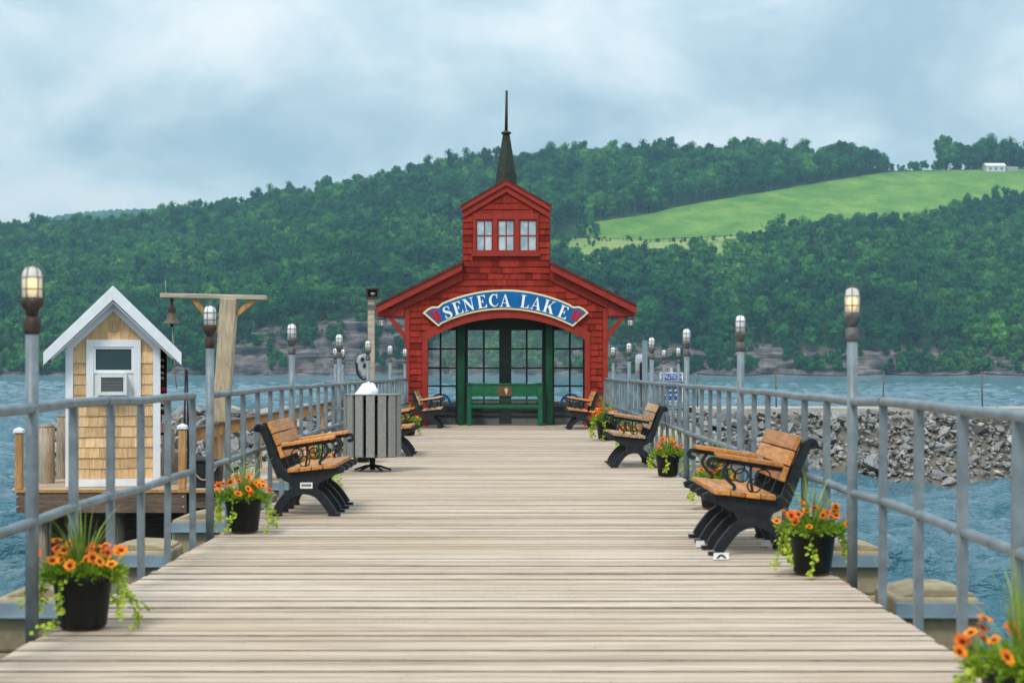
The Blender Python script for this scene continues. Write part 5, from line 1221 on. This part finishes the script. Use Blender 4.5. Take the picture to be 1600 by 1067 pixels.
# bell frame
BYd = 25.6; BSc = FPX / BYd
bpx = W(343, 0, BYd).x; bf = thing('bell_gallows', 'leaning timber post with crossbeam and braces', 'bell stand', (bpx, BYd, FL))
def bz(py): return HC - (py - 580) / BSc - FL
def bxx(px): return (px - 343) / BSc
tw = .125
m = MB(); V = []
for f in np.linspace(0, 1, 7):
    py = 745 + (467 - 745)*f; pc = 339 + (358.5 - 339)*f; ww = tw*(1 + .03*math.sin(7*f)); z_ = bz(py) if f else 0.0
    for sx_, sy_ in ((-1,-1), (1,-1), (1,1), (-1,1)): V.append((bxx(pc) + sx_*ww, sy_*ww, z_))
m.add(V, [(4*k+i, 4*k+(i+1) % 4, 4*k+4+(i+1) % 4, 4*k+4+i) for k in range(6) for i in range(4)] + [(3,2,1,0), (24,25,26,27)]); m.build('post', M['bellpost'], bf, .015)
m = MB(); m.prism([(bxx(251.5), bz(465.5)), (bxx(417), bz(469)), (bxx(417), bz(461.8)), (bxx(251.5), bz(458.2))], -.09, .09); m.build('crossbeam', M['bellbeam'], bf, .01)
for a_, b_ in (((303, 468), (346, 522)), ((396, 470), (371, 490))):
    m = MB(); m.ribbon([(bxx(a_[0]), bz(a_[1])), (bxx(b_[0]), bz(b_[1]))], .075, -.04, .04); m.build('brace', M['lumber'], bf, .006)
MB().tube([(bxx(258.5), 0, bz(459)), (bxx(258.5), 0, bz(438))], .006, 5).build('lightning_rod', M['chrome'], bf)
bell = thing('bell', 'small bronze bell hanging from the timber crossbeam with a rope', 'bell', (W(268.5, 0, BYd).x, BYd, FL + bz(506)))
q = lambda py: bz(py) - bz(506)
MB().lathe([(.128, 0), (.122, .012), (.098, .035), (.078, .09), (.068, .14), (.055, .165), (.02, .175)], 20).build('bell_body', M['bellmetal'], bell)
MB().box(-.02, .02, -.03, .03, q(481), q(465.5)).box(-.05, .05, -.05, .05, q(489), q(481.2)).build('hanger', M['rust'], bell)
MB().lathe([(.008, .06), (.012, 0), (.028, -.02), (.02, -.045)], 10).build('clapper', M['black'], bell)
MB().tube([(0, 0, -.04), (.03, 0, -.4), (.05, 0, -.75), (.075, 0, -1.0)], .008, 6).build('bell_rope', M['rope'], bell)
# banner on the hut's side
p = W(253, 0, 24.4); bn = thing('vertical_banner', 'dark vertical banner with pale letters and flag beside hut corner', 'banner', (p.x, 24.4, FL))
sB = FPX/24.4; zb_ = lambda py: HC - (py - 580)/sB - FL
MB().box(-.055, .055, 0, .01, zb_(680), zb_(537)).build('cloth', M['black'], bn); MB().box(-.054, .054, -.003, -.0005, zb_(611), zb_(605)).build('red_band', M['flag_red'], bn)
m = MB(); rg = random.Random(5)
for py in (560, 570, 580, 588, 619, 627, 635): m.box(-.03, -.012, -.003, -.0006, zb_(py+5), zb_(py)); m.box(-.012, .012, -.003, -.0006, zb_(py+3), zb_(py+1)); m.box(.012, .028, -.003, -.0006, zb_(py+5), zb_(py+1))
m.build('pale_letters', M['flag_white'], bn)
fl = MB().box(-.05, .05, -.006, -.0035, zb_(675), zb_(648)).build('flag_print', M['flag_white'], bn)
MB().box(-.049, .0, -.008, -.0065, zb_(660), zb_(648.5)).build('flag_canton', M['flag_blue'], fl)
for k in range(4): MB().box(-.045 + k*.025, -.033 + k*.025, -.0075, -.0062, zb_(674), zb_(661)).build('flag_stripe', M['flag_red'], fl)
MB().tube([(.06, .01, 0), (.06, .01, zb_(533))], .012, 6).build('pole', M['black'], bn)
# black rods, moored boat, tub
p = W(289, 0, 26.5); rd = thing('fishing_rods', 'pair of thin black rods standing upright right of the hut', 'rods', (p.x, 26.5, -1.75)); zz = lambda py: HC - (py-580)*26.5/FPX + 1.75
for k, (a_, b_) in enumerate(((-.03, .01), (.05, .03))): MB().tube([(a_*1.5, .02*k, .2), (b_, .02*k, zz(575 + 3*k))], [.028, .014], 6).build('rod', M['black'], rd)
MB().box(-.1, .12, -.06, .08, 0.0, .3).build('holder', M['black'], rd)
p = W(268, 0, 30); bt = thing('moored_boat', 'small moored boat with brown canvas hood behind the hut', 'boat', (p.x, 30, -1.8))
m = MB(); V = []; st = [(-1.9, .55, .0), (-1.2, .75, -.05), (0, .8, -.05), (1.1, .62, .05), (1.9, .08, .25)]
for x, w, z_ in st: V += [(x, -w, .95+z_*.6), (x, -w*.75, .25+z_), (x, 0, -.2+z_), (x, w*.75, .25+z_), (x, w, .95+z_*.6)]
m.add(V, [(5*k+i, 5*k+5+i, 5*k+6+i, 5*k+1+i) for k in range(4) for i in range(4)] + [(4,3,2,1,0)] + [(5*k, 5*k+4, 5*k+9, 5*k+5) for k in range(4)]); o = m.build('hull', M['hull'], bt, fix=True)
m = MB(); V = []
for j in range(9):
    a = math.pi*j/8
    for x, s_ in ((-.75, .85), (-.3, 1.0), (.4, 1.0), (.8, .75)): V.append((x, -.7*math.cos(a)*s_, .95 + .62*math.sin(a)*s_))
m.add(V, [(4*j+i, 4*j+i+1, 4*j+5+i, 4*j+4+i) for j in range(8) for i in range(3)], True); m.build('canvas_hood', M['canvas'], bt)
MB().box(.85, .88, -.5, .5, .96, 1.3).build('windscreen', M['darkglass'], bt)
p = W(322, 0, 23.5); tb = thing('black_tub', 'black rectangular tub with rope on the dock end', 'tub', (p.x, 23.5, FL)); MB().prism([(-.2, .002), (.2, .002), (.225, .36), (-.225, .36)], -.16, .16).build('body', M['black'], tb, .01); MB().box(-.24, .24, -.18, .18, .361, .39).build('rim', M['black'], tb, .006)
MB().tube([(-.2 + .4*s_, -.175 - .01, .33 - .22*math.sin(math.pi*s_)) for s_ in np.linspace(0, 1, 10)], .012, 6).build('rope', M['rope'], tb)
